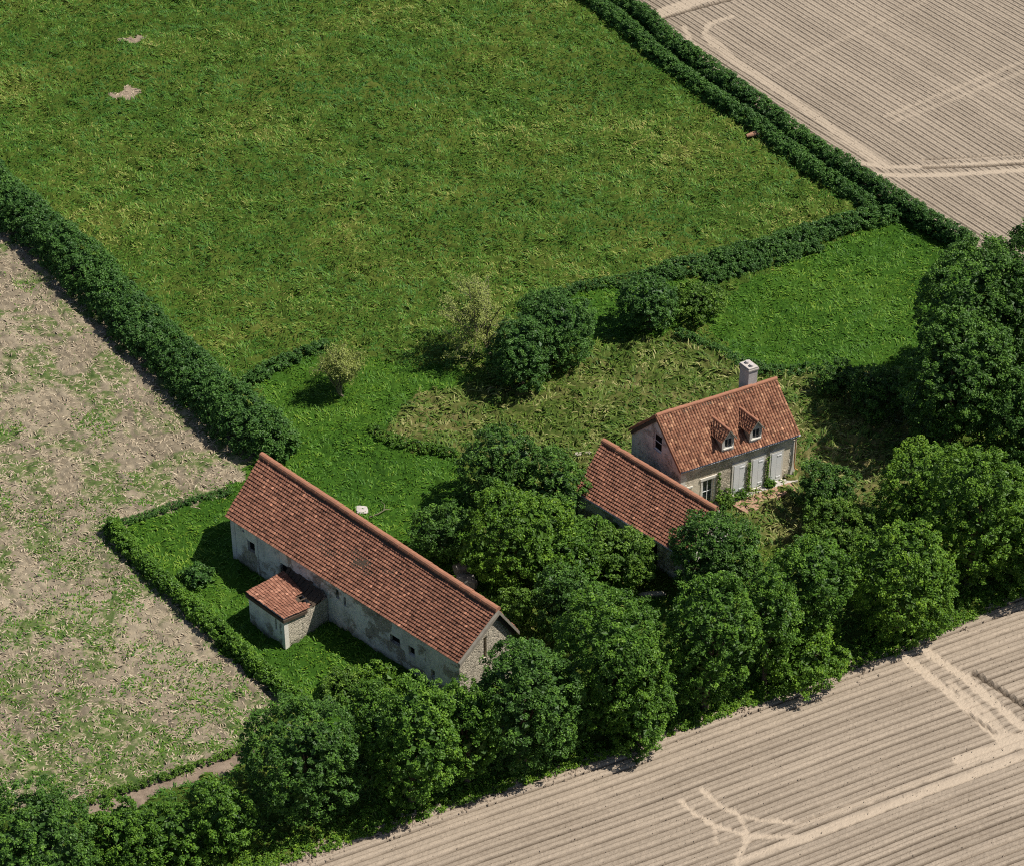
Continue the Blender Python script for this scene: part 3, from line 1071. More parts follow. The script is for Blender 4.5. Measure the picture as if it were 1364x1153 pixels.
win(FH, .34, .80, .80, 1.75, house, ho)
win(Fg, *gw, house, ho, .15, .06, (0, 1), glass='black')
dr = win(FH, 1.60, 2.42, .02, 1.95, house, ho, .12, .09, (1, 1), 'door')
b = MB()
b.box(FH, 1.48, 1.60, 0, .03, .0, 2.02)
b.box(FH, 2.42, 2.54, 0, .03, .0, 2.02)
b.box(FH, 1.42, 2.60, 0, .06, 2.02, 2.22)
b.box(FH, .26, .90, 0, .05, 1.76, 1.88)
b.box(FH, .26, .90, 0, .08, .70, .79)
b.build('lintel', M['lintel'], house, ho)
SH = [(3.85, 4.65), (5.22, 6.02), (6.60, 7.35)]
for i, (u0, u1) in enumerate(SH):
    z0, z1 = .16, 2.42
    s = MB()
    for k in range(2):
        a_, b_ = u0 + (u1 - u0) * k / 2 + .006, u0 + (u1 - u0) * (k + 1) / 2 - .006
        s.box(FH, a_, b_, .03, .065, z0, z1)
    for zz in (z0 + .22, z1 - .30):
            s.box(FH, a_ + .03, b_ - .03, .066, .085, zz, zz + .10)
    s.build('shutter', M['white'], house, ho)
    s = MB()
    s.box(FH, u0 - .13, u0 - .005, 0, .045, z0 - .05, z1 + .02)
    s.box(FH, u1 + .005, u1 + .13, 0, .045, z0 - .05, z1 + .02)
    s.box(FH, u0 - .16, u1 + .16, 0, .055, z1 + .02, z1 + .20)
    s.box(FH, u0 - .16, u1 + .16, 0, .12, z0 - .15, z0 - .06)
    s.build('shutter_surround', M['lintel'], house, ho)
b = MB()
for i in range(11):
    L_ = .34 + .12 * (i % 2)
    b.box(FH, -.012, L_, -.2, .016, -.2 + i * .29, .07 + i * .29)
b.build('quoins', M['lintel'], house, ho)
b = MB()
for i in range(11):
    L_ = .34 + .12 * (i % 2)
    b.box(FH, FH.L - L_, FH.L + .012, -.2, .016, -.2 + i * .29, .07 + i * .29)
b.build('quoins', M['lintel'], house, ho)
b = MB()
b.box(FH, 3.4, 8.35, .13, .62, -.2, .09)
b.box(FH, 1.3, 2.8, .0, .55, -.2, .02)
b.build('doorstep', M['stone'], house, ho)
deck('roof_deck', e0, e1, r0, r1, house, M['timber'])
deck('roof_deck', k1, k0, r1, r0, house, M['timber'])
tile_part('roof_tiles', M['tile_house'], house, e0, e1, r0, r1, tw=.19, tl=.20, amp=.060, lift=.04, sag=.06)
tile_part('roof_tiles', M['tile_house'], house, k1, k0, r1, r0, tw=.19, tl=.20, amp=.060, lift=.04, sag=.06)
ridge_tiles('ridge_tiles', r0 + [0, 0, .05], r1 + [0, 0, .05], M['ridge'], house, .13, .36)
b = MB()
ge = Frame(e0, e1)
for u0, u1 in zip(np.linspace(-.05, ge.L + .05, 13), np.linspace(-.05, ge.L + .05, 13)[1:]):
    pr = [(.02 + .075 * math.cos(th), ev - .03 - .075 * math.sin(th)) for th in np.linspace(0, math.pi, 7)]
    for (n0, z0), (n1, z1) in zip(pr, pr[1:]):
        b.face([ge.p(u0, n0, z0), ge.p(u1, n0, z0), ge.p(u1, n1, z1), ge.p(u0, n1, z1)])
b.build('gutter', M['zinc'], house, ho)
b = MB()
cr = FH.p(FH.L - .12, .10, 0)
b.tube([(cr[0], cr[1], ev - .1), (cr[0], cr[1], 1.2), (cr[0] + .06, cr[1] - .05, .75), (cr[0] + .25, cr[1], .6)], .045, 7)
tag(b.build('downpipe', plain('rusty_pipe', (.42, .22, .08), .6, .3), house, ho), 'rusty orange drainpipe at the far corner')
b = MB()
for (p, q_) in ((e0, r0), (r0, k0)):
    off = -hd * .07
    b.hexa([p - [0, 0, .15], q_ - [0, 0, .15], q_ + off - [0, 0, .15], p + off - [0, 0, .15]], [p + [0, 0, .07], q_ + [0, 0, .07], q_ + off + [0, 0, .05], p + off + [0, 0, .05]])
b.build('verge', M['tile_house'], house, ho)


def dormer(us, vs, wd=.86):
    """gabled roof dormer standing on the front slope"""
    p = e0 + (e1 - e0) * us + ((r0 - e0) + (r1 - e1)) / 2 * vs
    bx = unit((r0 - e0) * [1, 1, 0])                    # back into the roof
    dl = np.dot(bx, -hn)
    rise = (rg - ev) / np.linalg.norm((r0 - e0)[:2])
    zb, ze, za = p[2], p[2] + 1.05, p[2] + 1.66
    A, B = p - hd * wd / 2, p + hd * wd / 2
    lb = (ze - zb) / rise                               # how far back the cheeks run
    la = (za - zb) / rise + .05
    F = Frame(A, B)
    m = MB()
    wall(m, F, lambda u: ze + (za - ze) * (1 - abs(u - wd / 2) / (wd / 2)), [(.17, wd - .13, zb + .28, zb + 1.0)], z0=zb - .06, depth=.10, cuts=(wd / 2,))
    o = m.build('dormer', M['dorm'], house, ho)
    c = MB()
    for S_ in (A, B):
        T_ = S_ + bx * lb
        c.face([(S_[0], S_[1], zb - .05), (S_[0], S_[1], ze), (T_[0], T_[1], ze)])
    c.build('cheek', M['greywood'], o, ho)
    ov, side = bx * -.16, hd * .12
    drop = (za - ze) / (wd / 2) * .12
    apx = np.array([p[0], p[1], za + .05])
    for sg in (-1, 1):
        le = (ze - drop - zb) / rise
        a0 = p + hd * sg * (wd / 2 + .12)
        ea = np.array([a0[0], a0[1], ze - drop + .05]) + ov
        eb = np.array([a0[0], a0[1], ze - drop + .05]) + bx * le
        ra, rb = apx + ov, apx + bx * la
        args = (ea, eb, ra, rb) if sg > 0 else (eb, ea, rb, ra)
        V, Fc, T = tiles(*args, tw=.21, tl=.22, amp=.04, lift=.04)
        link('roof_tiles', np_mesh('roof_tiles', V - ho, Fc, M['tile_house'], {'tint': T}), o)
        dk = MB()
        N = unit(np.cross(args[1] - args[0], args[2] - args[0]))
        qq = [args[0], args[1], args[3], args[2]]
        dk.hexa([x - N * .05 for x in qq], qq)
        dk.build('roof_deck', M['greywood'], o, ho)
    rt = ridge_tiles('ridge_tiles', apx + ov + [0, 0, .03], apx + bx * la + [0, 0, .03], M['ridge'], house, .09, .30)
    rt.parent = o
    wn = win(F, .17, wd - .13, zb + .28, zb + 1.0, o, ho, .08, .045, (1, 0), frame='dorm')
    s = MB()
    s.box(F, .10, wd - .06, 0, .06, zb + .20, zb + .28)
    s.build('sill', M['lintel'], o, ho)


dormer(.405, .10)
dormer(.640, .11)
# chimney behind the ridge
c0 = r0 + (r1 - r0) * .765
FC = Frame(c0 + back * .03 / np.linalg.norm(back), c0 + hd)
bx = unit(back)


def ck(u, v, z, c0=c0, e=0.0):
    p = c0 + hd * u + bx * v
    return np.array([p[0], p[1], z])


ch = MB()


def prism(mb, u0, u1, v0, v1, z0, z1):
    mb.hexa([ck(u0, v0, z0), ck(u1, v0, z0), ck(u1, v1, z0), ck(u0, v1, z0)], [ck(u0, v0, z1), ck(u1, v0, z1), ck(u1, v1, z1), ck(u0, v1, z1)])


prism(ch, 0, .64, .04, .92, 4.8, 7.4)
cho = ch.build('chimney', M['chim'], house, ho)
ch = MB()
prism(ch, -.06, .70, -.02, .98, 7.4, 7.50)
prism(ch, -.02, .66, .02, .94, 7.50, 7.62)
ch.build('cap', M['stone'], cho, ho)
for v in (.26, .68):
    ch = MB()
    pc = ck(.32, v, 7.58)
    ch.tube([pc, pc + [0, 0, .12], pc + [0, 0, .20]], [.15, .14, .12], 9, True)
    ch.build('pot', M['chim'], cho, ho)

# ------------------------------------------------------------------ the low wing beside the house
ev, rg = 2.4, 4.4
e0, e1 = A3(766, 654, ev), A3(918, 746, ev)
r0, r1 = A3(803, 587, rg), A3(954, 678, rg)
wd_ = unit(e1 - e0)
wn = np.array([wd_[1], -wd_[0], 0])
hdp = np.dot(r0 - e0, -wn)
k0, k1 = r0 - wn * 1.75 - [0, 0, 2.0], r1 - wn * 1.75 - [0, 0, 2.0]
wing = empty('tiled_outbuilding', tuple((e0 + k1) / 2 * [1, 1, 0]), 'low outbuilding with dark red tiled roof between the house gable and the trees', 'outbuilding')
wo = np.array(wing.location)
f0, f1 = e0 - wn * .22 + wd_ * .12, e1 - wn * .22 - wd_ * .12
g0, g1 = k0 + wn * .15 + wd_ * .12, k1 + wn * .15 - wd_ * .12
w = MB()
Fa = Frame(f0, f1)
wall(w, Fa, lambda u: ev + .02, [(5.5, 6.6, 0, 1.9)])
Fb = Frame(f1, g1)
Fc_ = Frame(g0, f0)
kz = k0[2]
wall(w, Fb, lambda u: ev + .02 + (rg - .1 - ev) * u / 2.9 if u < 2.9 else rg - .1 - (rg - kz) * (u - 2.9) / (Fb.L - 2.9), [], cuts=(2.9,))
tt_ = Fc_.L - 2.9
wall(w, Fc_, lambda u: kz + (rg - .1 - kz) * u / tt_ if u < tt_ else rg - .1 - (rg - .1 - ev - .02) * (u - tt_) / 2.9, [], cuts=(tt_,))
wall(w, Frame(g1, g0), lambda u: kz, [])
w.build('wall', M['wall_barn'], wing, wo)
d = MB()
d.face([Fa.p(5.5, -.2, 0), Fa.p(6.6, -.2, 0), Fa.p(6.6, -.2, 1.9), Fa.p(5.5, -.2, 1.9)])
d.build('doorway', M['black'], wing, wo)
deck('roof_deck', e0, e1, r0, r1, wing, M['timber'])
deck('roof_deck', k1, k0, r1, r0, wing, M['timber'])
tile_part('roof_tiles', M['tile_barn'], wing, e0, e1, r0, r1, tw=.19, tl=.215, lift=.085, sag=.07)
tile_part('roof_tiles', M['tile_barn'], wing, k1, k0, r1, r0, tw=.21, tl=.25)
ridge_tiles('ridge_tiles', r0 + [0, 0, .06], r1 + [0, 0, .06], M['ridge'], wing, .20, .42)
b = MB()
ge = Frame(e0, e1)
pr = [(.02 + .06 * math.cos(th), ev - .03 - .06 * math.sin(th)) for th in np.linspace(0, math.pi, 7)]
for (n0, z0), (n1, z1) in zip(pr, pr[1:]):
    b.face([ge.p(0, n0, z0), ge.p(ge.L, n0, z0), ge.p(ge.L, n1, z1), ge.p(0, n1, z1)])
b.build('gutter', M['white'], wing, wo)

# ------------------------------------------------------------------ path, stones, slab, log
pa = [(974, 671), (997, 684), (1040, 660), (1060, 652), (1052, 642), (1036, 647), (1006, 657)]
b = MB()
P2 = [at(u, v, .13) for u, v in pa]
b.face([p for p in P2])
b.face([p - [0, 0, .3] for p in P2][::-1])
for p, q_ in zip(P2, P2[1:] + P2[:1]):
    b.face([p - [0, 0, .3], q_ - [0, 0, .3], q_, p])
tag(b.build('brick_path', M['brick']), kind='structure')


def stone(u, v, size, label, group=None, mat='stone', cat='stone', name='boulder', flat=.6, seed=1, rot=0.0):
    r = np.random.default_rng(seed)
    p = at(u, v)
    n, m = 12, 8
    V, Fc = [], []
    for j in range(m + 1):
        ph = math.pi * j / m
        for i in range(n):
            th = 2 * math.pi * i / n
            k = 1 + .18 * math.sin(2 * th + seed) * math.sin(ph) + .10 * r.normal()
            ex = lambda x: math.copysign(abs(x) ** .6, x)
            x_, y_ = size[0] * .5 * k * ex(math.sin(ph)) * ex(math.cos(th)), size[1] * .5 * k * ex(math.sin(ph)) * ex(math.sin(th))
            V.append((x_ * math.cos(rot) - y_ * math.sin(rot), x_ * math.sin(rot) + y_ * math.cos(rot), size[2] * (.35 + .5 * ex(math.cos(ph)) * (1 + .06 * r.normal()))))
    for j in range(m):
        for i in range(n):
            a, c = j * n + i, j * n + (i + 1) % n
            Fc.append([a, a + n, c + n, c])
    o = link(name, np_mesh(name, np.array(V), np.array(Fc), M[mat]), None, (p[0], p[1], 0))
    return tag(o, label, cat, group)


stone(482, 679, (.85, .7, .14), 'flat pale stone slab lying in the bright grass behind the barn', name='stone_slab', cat='slab', seed=4)
stone(615, 762, (.9, .9, .8), 'rounded pinkish grey boulder in shade under the trees, the one farther behind the barn ridge', 'boulders behind the barn', 'dark_stone', seed=8)
stone(622, 779, (1.2, .9, .9), 'larger grey boulder in shade touching the barn ridge line', 'boulders behind the barn', 'dark_stone', seed=9)
stone(770, 607, (.5, .3, .3), 'squared edging stone in the rough grass, the one nearer the trees', 'edging stones beside the outbuilding', 'wall_stone', seed=12, rot=.2)
stone(783, 606, (.5, .3, .3), 'squared edging stone in the rough grass, the one against the outbuilding roof', 'edging stones beside the outbuilding', 'wall_stone', seed=13, rot=.15)
stone(868, 793, (1.5, .35, .35), 'low mossy stone kerb across the small grass gap between the trees', mat='wall_stone', name='stone_kerb', cat='kerb', seed=15, rot=.1)
lg = at(1002, 183)
b = MB()
pts = [lg + np.array([-.45, -.12, .18]), lg + np.array([0, 0, .25]), lg + np.array([.45, .12, .30])]
b.tube(pts, [.13, .2, .24], 10, False)
b.tube(pts[::-1], [.19, .14, .07], 10, False)
for j in range(10):
    n = len(b.v)
    b.f.append([20 + j, 20 + (j + 1) % 10, 30 + (j + 1) % 10, 30 + j])
lo = b.build('hollow_log', M['log'], None, (lg[0], lg[1], 0))
lo.location = (lg[0], lg[1], 0)
tag(lo, 'short reddish brown hollow log lying in grass beside the double hedge', 'log')
br_ = at(492, 689)
b = MB()
b.tube([np.array([0, 0, .05]), np.array([.55, .12, .22]), np.array([1.0, .45, .30]), np.array([1.35, .62, .16])], [.04, .035, .03, .015], 6)
b.tube([np.array([.9, .38, .28]), np.array([.95, .8, .40]), np.array([.7, 1.2, .35])], [.025, .02, .012], 6)
o = b.build('fallen_branch', M['straw'] if False else M['bark_pale'])
o.location = (br_[0], br_[1], 0)
tag(o, 'thin dry fallen branch curling beside the pale slab', 'branch')

# ------------------------------------------------------------------ trees
GW, GI, GR, GS_ = 'trees of the belt along the ploughed field', 'trees between the barn and the house', 'big trees at the right edge', 'bushes in the grass'
TREES = [
    # the belt along the near field, left to right
    ((-35, 142, 1035, 1205), 'leaf_dark', 'dark round tree filling the bottom left corner', GW),
    ((112, 208, 1064, 1165), 'leaf_mid', 'low mid green bush beside the corner tree below the dirt track', GW),
    ((178, 278, 1062, 1160), 'leaf_mid', 'second low bush from the left below the middle of the dirt track', GW),
    ((256, 338, 1026, 1145), 'leaf_mid', 'narrow upright tree at the right end of the dirt track', GW),
    ((322, 486, 905, 1112), 'leaf_dark', 'tall broad dark tree at the bottom end of the yard hedge', GW),
    ((462, 542, 893, 1030), 'leaf_mid', 'tree between the tall dark one and the barn front, half behind', GW),
    ((478, 615, 886, 1098), 'leaf_mid', 'broad green tree directly below the barn front wall', GW),
    ((575, 668, 876, 1066), 'leaf_mid', 'slender green tree below the near corner of the barn roof', GW),
    ((626, 768, 824, 1052), 'leaf_dark', 'tall dark tree hiding the sunlit end wall of the barn', GW),
    ((712, 806, 738, 872), 'leaf_dark', 'dark crown right of the barn ridge end, behind the tallest middle tree', GW),
    ((738, 895, 768, 1000), 'leaf_mid', 'big tree in the middle of the belt below the grass gap', GW),
    ((700, 790, 895, 1020), 'leaf_dark', 'low dark tree filling the gap right of the barn end', GW),
    ((806, 900, 890, 1010), 'leaf_mid', 'low green tree at the field edge under the middle of the belt', GW),
    ((890, 1014, 669, 812), 'leaf_dark', 'dark dome shaped tree in front of the outbuilding end', GW),
    ((882, 1006, 738, 968), 'leaf_mid', 'tall green tree below the dome shaped one, reaching the field', GW),
    ((985, 1064, 722, 930), 'leaf_mid', 'slim tall tree right of the dome shaped tree', GW),
    ((1012, 1140, 690, 885), 'leaf_mid', 'rounded tree in the belt below the brick path', GW),
    ((1000, 1130, 830, 925), 'leaf_bright', 'low bright bush at the field edge left of the wheel tracks', GW),
    ((1126, 1274, 680, 868), 'leaf_bright', 'broad bright tree above the start of the wheel tracks', GW),
    ((1165, 1292, 585, 735), 'leaf_bright', 'bright domed tree right of the house lawn', GW),
    ((1232, 1372, 570, 800), 'leaf_bright', 'tall bright tree at the right edge above the field', GW),
    ((1310, 1450, 640, 800), 'leaf_mid', 'green tree cut by the right edge at the field', GW),
    # between barn and house
    ((608, 724, 560, 692), 'leaf_dark', 'dark tree farthest back in the clump between barn and house', GI),
    ((690, 782, 596, 706), 'leaf_dark', 'dark tree touching the left end of the outbuilding roof', GI),
    ((612, 768, 645, 795), 'leaf_bright', 'yellowish green tree in the middle of the clump behind the barn', GI),
    ((548, 630, 668, 757), 'leaf_dark', 'small dark tree right behind the barn ridge', GI),
    ((735, 832, 682, 765), 'leaf_mid', 'green tree under the outbuilding eave', GI),
    ((768, 876, 702, 795), 'leaf_olive', 'light olive bush below the outbuilding roof', GI),
    ((660, 718, 778, 838), 'leaf_olive', 'small yellow green bush at the end of the barn ridge', GI),
    ((690, 800, 700, 805), 'leaf_mid', 'green tree in the hollow between barn ridge end and outbuilding', GI),
    # right edge
    ((1216, 1390, 294, 560), 'leaf_dark', 'huge dark tree at the corner of the bright paddock', GR),
    ((1290, 1460, 288, 530), 'leaf_dark', 'huge dark tree cut by the right edge below the drilled field', GR),
    ((1198, 1345, 405, 618), 'leaf_dark', 'dark spreading tree below the huge corner tree', GR),
    ((1310, 1450, 470, 650), 'leaf_dark', 'dark tree at the right edge over the bright domed trees', GR),
    # bushes in the grass
    ((1056, 1144, 610, 698), 'leaf_dark', 'dark round bush at the right corner of the house', GS_),
    ((1060, 1190, 668, 762), 'leaf_olive', 'olive scrub below the dark round bush', GS_),
    ((648, 742, 418, 524), 'leaf_hedge', 'dark bush on the left of the pair beside the leafless tree', GS_),
    ((688, 796, 383, 492), 'leaf_hedge', 'dark bush on the right of the pair beside the leafless tree', GS_),
    ((824, 906, 358, 450), 'leaf_hedge', 'lone dark bush standing below the end of the cross hedge', GS_),
    ((893, 970, 372, 432), 'leaf_olive', 'low olive scrub touching the lone dark bush', GS_),
    ((1088, 1145, 480, 528), 'leaf_dark', 'low scrub on the paddock edge above the house roof', GS_),
    ((1130, 1205, 478, 560), 'leaf_dark', 'scrub on the paddock edge against the huge trees', GS_),
    ((243, 284, 756, 776), 'leaf_hedge', 'small low bush in the yard grass left of the barn', GS_),
    ((424, 484, 890, 940), 'leaf_olive', 'brownish olive bush in the yard corner below the barn', GS_),
    ((474, 536, 878, 935), 'leaf_bright', 'yellow green bush top against the barn front wall', GS_),
]
for bx_, mt, lab, g in TREES:
    small = (bx_[1] - bx_[0]) < 100
    bush = g == GS_
    kw = dict(spacing=.56, rc=.29, per=46, leaf=.145)
    if small or bush:
        kw = dict(spacing=.46, rc=.26, per=42, leaf=.135)
    if 'dome shaped tree in front' in lab:
        kw = dict(spacing=.46, rc=.29, per=46, leaf=.145)
    if g == GR:
        kw = dict(spacing=.62, rc=.34, per=50, leaf=.16, tint=.46)
    tree(bx_, mt, lab, 'bush' if bush else 'tree', g, 'bush' if bush else 'broadleaf_tree', **kw)

for (u, v, r, lab) in ((968, 664, .42, 'small grey green garden bush beside the door'), (988, 656, .28, 'small garden bush at the end of the brick path'),
                       (1024, 641, .30, 'low garden bush under the right hand shutters')):
    g = at(u, v + 6)
    root = empty('garden_shrub', (g[0], g[1], 0), lab, 'bush', 'garden bushes along the house front')
    parts, cen, rad = crown(r * 1.3, r, r * .8, spacing=.26, rc=.19, per=28, leaf=.10)
    link('crown', quads_mesh('crown', parts, M['leaf_mid'] if u > 980 else M['leaf_olive']), root)
    s = MB()
    s.tube([(0, 0, -.1), (0, 0, r * .9)], [.05, .02], 6)
    s.build('stem', M['bark'], root)
for u_, lab in ((2.75, 'thin climbing plant on the wall right of the door'), (4.93, 'climbing plant between the first two white shutters'), (6.31, 'climbing plant between the last two white shutters')):
    n = 140
    zz = np.linspace(.05, 2.35, n)
    uu = u_ + rng.normal(0, .06, n)
    P = np.array([FH.p(a, .08 + .05 * rng.random(), z) for a, z in zip(uu, zz)])
    org = np.array(FH.p(u_, .08, 0))
    o = link('climbing_plant', quads_mesh('climbing_plant', [foliage(P - org, np.tile([hn[0], hn[1], 0], (n, 1)), np.full(n, .07), 6, .07, rng.random(n))], M['leaf_olive']), None, org)
    tag(o, lab, 'climbing plant', 'climbers on the house front')


# two almost leafless trees
def sparse_tree(base, top, box, label, seed):
    r = np.random.default_rng(seed)
    g = at(*base)
    root = empty('leafless_tree', (g[0], g[1], 0), label, 'tree', 'sparse trees in the meadow')
    x0, x1, y0, y1 = box
    P = at((x0 + x1) / 2, (y0 + y1) / 2, 2.2)
    s = FPX / ((P[1] + DIST * CP) * CP - (P[2] - DIST * SP) * SP)
    a = (x1 - x0) / 2 / s * 1.22
    zc = (base[1] - (y0 + y1) / 2) / s / CP * .92
    cc = np.array([((x0 + x1) / 2 - base[0]) / s, 0.3, zc])
    tb, tips = MB(), []

    def grow(p, d, L, rad, lev):
        n = 5
        pts = [p]
        for i in range(n):
            d = unit(d + r.normal(0, .16, 3) + np.array([0, 0, .02]))
            pts.append(pts[-1] + d * L / n)
        tb.tube(pts, np.linspace(rad, rad * .5, n + 1), 6 if lev < 2 else 4, False)
        if lev >= 1:
            tips.extend(pts[2:])
        if lev < 3:
            for i in range(6 if lev < 1 else 4):
                q = pts[int(r.uniform(.4, 1.0) * n)]
                aim = cc + unit(r.normal(0, 1, 3)) * np.array([a, a, a * .95]) * r.uniform(.6, 1.1)
                to = aim - q
                grow(q, unit(d * .35 + unit(to) * .9 + r.normal(0, .2, 3)), L * r.uniform(.50, .72) if lev else min(np.linalg.norm(to), a * 1.2), rad * .52, lev + 1)
    grow(np.array([0, 0, -.2]), unit(cc + np.array([0, 0, .3])), np.linalg.norm(cc) * .40, .14, 0)
    tb.build('trunk', M['bark_pale'], root)
    tips = np.array(tips)
    tips = tips[(np.abs((tips - cc) / (a * 1.15)) < 1).all(1)]
    n = 10500
    c = tips[r.integers(0, len(tips), n)] + r.normal(0, .14, (n, 3))
    L = r.uniform(.09, .19, n)
    link('foliage', quads_mesh('foliage', [leaf_quads(c, unit(c - cc), L, L * .45, np.clip(r.normal(.5, .25, n), 0, 1))], M['leaf_sparse']), root)


sparse_tree((655, 474), None, (565, 672, 370, 466), 'leaning almost leafless pale tree left of the pair of dark bushes', 3)
sparse_tree((458, 528), None, (422, 492, 424, 516), 'small thin leaved yellowish tree near the end of the big left hedge', 8)

# ------------------------------------------------------------------ hedges
hedge(HEDGE_LEFT, 3.5, 2.35, 'tall thick dark hedge running diagonally along the left pasture edge', wob=.22, spacing=.40, rc=.30, per=38, leaf=.15)
HB_ = [(740, -55), (790, -20), (850, 26), (900, 72), (950, 106), (1000, 143), (1100, 218), (1200, 284), (1292, 338)]
hedge(HB_, 1.35, 1.45, 'outer and taller row of the double hedge bordering the drilled field', group='double hedge along the drilled field', wob=.2)
hedge([(740, -30), (795, 7), (850, 53), (900, 96), (950, 133), (1000, 167), (1060, 211), (1100, 241), (1165, 282)], 1.2, .95,
      'inner and lower row of the double hedge beside the big pasture', group='double hedge along the drilled field', tint=.5, wob=.25)
hedge([(1205, 288), (1150, 298), (1100, 310), (1010, 338), (940, 355), (880, 368)], 1.5, 1.0, 'cross hedge between the big pasture and the bright paddock', wob=.3)
hedge([(1095, 330), (1050, 343), (1000, 360), (940, 376)], 1.1, .7, 'lower strip of hedge on the paddock side of the cross hedge', wob=.35, spacing=.3, rc=.2)
hedge([(885, 366), (830, 376), (790, 382), (735, 395), (690, 408)], .8, .55, 'thin low hedge running on from the cross hedge to the paired bushes', wob=.4, spacing=.28, rc=.18, per=26, leaf=.11)
hedge([(325, 516), (345, 504), (370, 490), (400, 477), (440, 463)], .8, .6, 'short low hedge branching off the big left hedge', wob=.3, spacing=.3, rc=.2)
hedge([(146, 704), (175, 738), (204, 766), (262, 820), (320, 872), (382, 926), (420, 955)], 1.0, 1.0, 'bright green yard hedge between barn and stubble field', mat='leaf_mid', wob=.28, spacing=.3, rc=.21, tint=.5)
hedge([(148, 704), (190, 690), (235, 674), (310, 654)], .5, .30, 'very low strip of hedge along the upper side of the yard', wob=.4, spacing=.24, rc=.15, per=24, leaf=.10)
hedge([(70, 1086), (95, 1075), (155, 1056), (215, 1037), (270, 1018), (330, 996)], .45, .28, 'low grassy bank between the dirt track and the stubble field', mat='leaf_olive', wob=.5, spacing=.22, rc=.13, per=24, leaf=.10, cat='bank', name='grassy_bank')
hedge([(494, 572), (508, 583), (530, 592), (570, 601), (612, 608)], .7, .45, 'low weedy bank in the grass left of the clump of trees', mat='leaf_mid', wob=.5, spacing=.26, rc=.17, per=26, leaf=.11, cat='bank', name='weedy_bank')
hedge([(900, 446), (930, 458), (960, 468), (990, 486), (1020, 496), (1060, 496), (1092, 492)], .8, .45, 'line of low scrub between the rough grass and the bright paddock', wob=.6, spacing=.28, rc=.18, per=26, leaf=.11, cat='scrub', name='scrub_strip')


# ------------------------------------------------------------------ grass, weeds, straw, clods
def grass(name, zones, per_m2, L, Wd, lean, mat, tint, box=(-50, 50, -44, 66), mask=None, spread=.2):
    x0, x1, y0, y1 = box
    n = int((x1 - x0) * (y1 - y0) * per_m2)
    x, y = rng.uniform(x0, x1, n), rng.uniform(y0, y1, n)
    vis = np.abs(x) < 31 + (y + 40) * .19
    x, y = x[vis], y[vis]
    zz = zone_of(x, y)
    keep = np.isin(zz, [ZN.index(k) for k in zones])
    if mask is not None:
        keep &= rng.random(len(x)) < mask(x, y)
    x, y = x[keep], y[keep]
    n = len(x)
    z = height(x, y) - .03
    a = 2 * math.pi * fbm(x * .55, y * .55, 91, 2) * 2.2 + rng.normal(0, .7, n)
    el = rng.uniform(*lean, n)
    d = np.stack([np.cos(a) * np.cos(el), np.sin(a) * np.cos(el), np.sin(el)], -1)
    d2 = unit(d + np.array([0, 0, -.55]))
    s = np.stack([-np.sin(a), np.cos(a), np.zeros(n)], -1)
    s = unit(s + rng.normal(0, .25, (n, 3)))
    ln = rng.uniform(*L, n)[:, None]
    w = rng.uniform(*Wd, n)[:, None]
    p = np.stack([x, y, z], -1)
    m = p + d * ln * .55
    e = m + d2 * ln * .45
    V = np.stack([p - s * w * .35, p + s * w * .35, m + s * w * .5, m - s * w * .5, e + s * w * .12, e - s * w * .12], 1)
    I = (np.arange(n) * 6)[:, None]
    F = np.concatenate([I + np.array([0, 1, 2, 3]), I + np.array([3, 2, 4, 5])])
    T = np.clip(tint(x, y) + rng.normal(0, spread, n), 0, 1)
    o = link(name, np_mesh(name, V.reshape(-1, 3), F, M[mat], {'tint': np.repeat(T, 6)}))
    return o


big = lambda x, y: fbm(x * .10, y * .16, 101, 4)
med = lambda x, y: fbm(x * .9, y * 1.3, 111, 3)
tag(grass('pasture_grass', ['pasture'], 72, (.20, .44), (.038, .080), (.2, 1.05), 'blade_pasture',
          lambda x, y: .14 + 1.2 * np.clip(big(x, y) - .38, -.12, 1) + .9 * (med(x, y) - .47), spread=.24),
    'tussocky green and straw coloured grass of the big pasture', 'grass', kind='stuff')
tag(grass('meadow_tufts', ['lawn'], 52, (.18, .38), (.04, .085), (.3, 1.1), 'blade_lawn', lambda x, y: .02 + .55 * med(x, y) + .7 * (big(x * 2, y * 2) - .3)),
    'lush bright green grass round the barn and in the paddock', 'grass', kind='stuff')
tag(grass('rough_tussocks', ['rough'], 42, (.30, .62), (.05, .11), (.15, .9), 'blade_rough', lambda x, y: .10 + 1.1 * (med(x, y) - .22)),
    'hummocky straw flecked rough grass round the house', 'grass', kind='stuff')
wmask = lambda x, y: np.clip((.6 * fbm(x * .26 + 3, y * .30, 121, 4) + .4 * fbm((x * .78 + y * .62) * .8, (x * .62 - y * .78) * .10, 127, 3) - .445 - .0062 * (y + 11)) * 9, .03, 1) * np.clip((med(x, y) - .33) * 5, .05, 1)
tag(grass('field_weeds', ['stubble'], 110, (.12, .28), (.04, .085), (.2, 1.0), 'blade_pasture', lambda x, y: .20 + .5 * (med(x, y) - .3),
          box=(-50, -8, -40, 40), mask=wmask), 'green weeds growing in patches on the bare stubble field', 'weeds', kind='stuff')
tag(grass('straw_litter', ['stubble', 'bare'], 44, (.18, .52), (.03, .085), (.0, .40), 'straw', lambda x, y: .5 + 0 * x, box=(-50, -8, -40, 55)),
    'pale straw litter strewn over the stubble field', 'straw', kind='stuff')

# weeds and clods along the foot of the belt
EDGE = ats([(180, 1208), (350, 1151), (500, 1102), (640, 1054), (800, 1002), (900, 968), (1040, 918), (1200, 860), (1300, 813), (1364, 784), (1460, 748)])


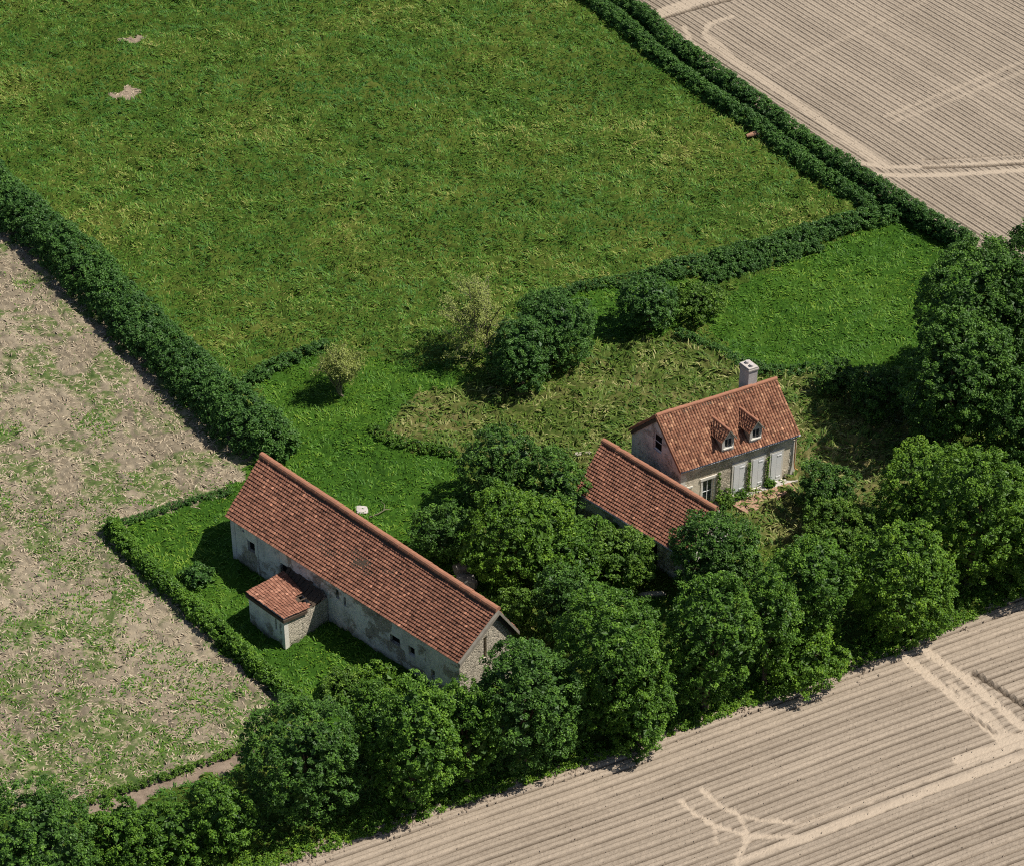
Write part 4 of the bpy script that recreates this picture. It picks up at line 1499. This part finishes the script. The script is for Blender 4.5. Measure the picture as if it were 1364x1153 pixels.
def along(pts, n):
    seg = np.hypot(*(pts[1:] - pts[:-1]).T)
    cum = np.r_[0, np.cumsum(seg)]
    s = rng.random(n) * cum[-1]
    i = np.clip(np.searchsorted(cum, s, side='right') - 1, 0, len(seg) - 1)
    f = ((s - cum[i]) / seg[i])[:, None]
    d = unit(pts[i + 1] - pts[i])
    return pts[i] * (1 - f) + pts[i + 1] * f, np.stack([-d[:, 1], d[:, 0]], -1), s


p, nn, s = along(EDGE, 2600)
off = rng.exponential(.9, len(s)) - .75 + 1.2 * (fbm(s * .35, s * 0, 131, 3) - .5)
k = (off > -.5) & (off < 4)
p, nn, s, off = p[k], nn[k], s[k], off[k]
P = np.c_[p + nn * off[:, None], rng.uniform(.02, .16 + .25 * np.clip(off, 0, 1.2), len(s))]
tag(link('verge_weeds', quads_mesh('verge_weeds', [foliage(P, np.tile([0, 0, 1.0], (len(P), 1)), rng.uniform(.14, .30, len(P)), 26, .12, np.clip(rng.normal(.5, .2, len(P)), 0, 1))], M['leaf_bright'])),
    'nettles and weeds along the foot of the tree belt', 'weeds', kind='stuff')

ico = fib(14)


def clods(name, P, size, mat, label, cat):
    """broken lumps: little faceted stones"""
    n = len(P)
    r = size * rng.uniform(.5, 1.5, n)
    base = np.array([(1, 0, 0), (0, 1, 0), (-1, 0, 0), (0, -1, 0), (0, 0, .75), (0, 0, -.6)], float)
    V = P[:, None, :] + base[None] * r[:, None, None] * rng.uniform(.6, 1.3, (n, 6, 1))
    f = np.array([(0, 1, 4), (1, 2, 4), (2, 3, 4), (3, 0, 4), (1, 0, 5), (2, 1, 5), (3, 2, 5), (0, 3, 5)])
    F = (np.arange(n) * 6)[:, None, None] + f[None]
    return tag(link(name, np_mesh(name, V.reshape(-1, 3), F.reshape(-1, 3), M[mat])), label, cat, kind='stuff')


p, nn, s = along(EDGE, 2600)
dens = fbm(s * .4, s * 0 + 5, 141, 3)
k = rng.random(len(s)) < np.clip((dens - .42) * 6, .08, 1)
off = rng.normal(-.45, .38, len(s))
P = np.c_[p + nn * off[:, None], np.full(len(s), .05)][k]
clods('soil_clods', P, .085, 'clod', 'broken clods of earth along the edge of the ploughed field', 'soil')
n = 9000
x, y = rng.uniform(-30, 40, n), rng.uniform(-44, -5, n)
k = zone_of(x, y) == ZN.index('field_near')
x2, y2 = rng.uniform(5, 55, n), rng.uniform(5, 68, n)
k2 = zone_of(x2, y2) == ZN.index('field_far')
P = np.c_[np.r_[x[k], x2[k2]], np.r_[y[k], y2[k2]], np.full(k.sum() + k2.sum(), .04)]
clods('field_clods', P, .032, 'clod', 'small crumbs of dry earth scattered on the ploughed rows', 'soil')
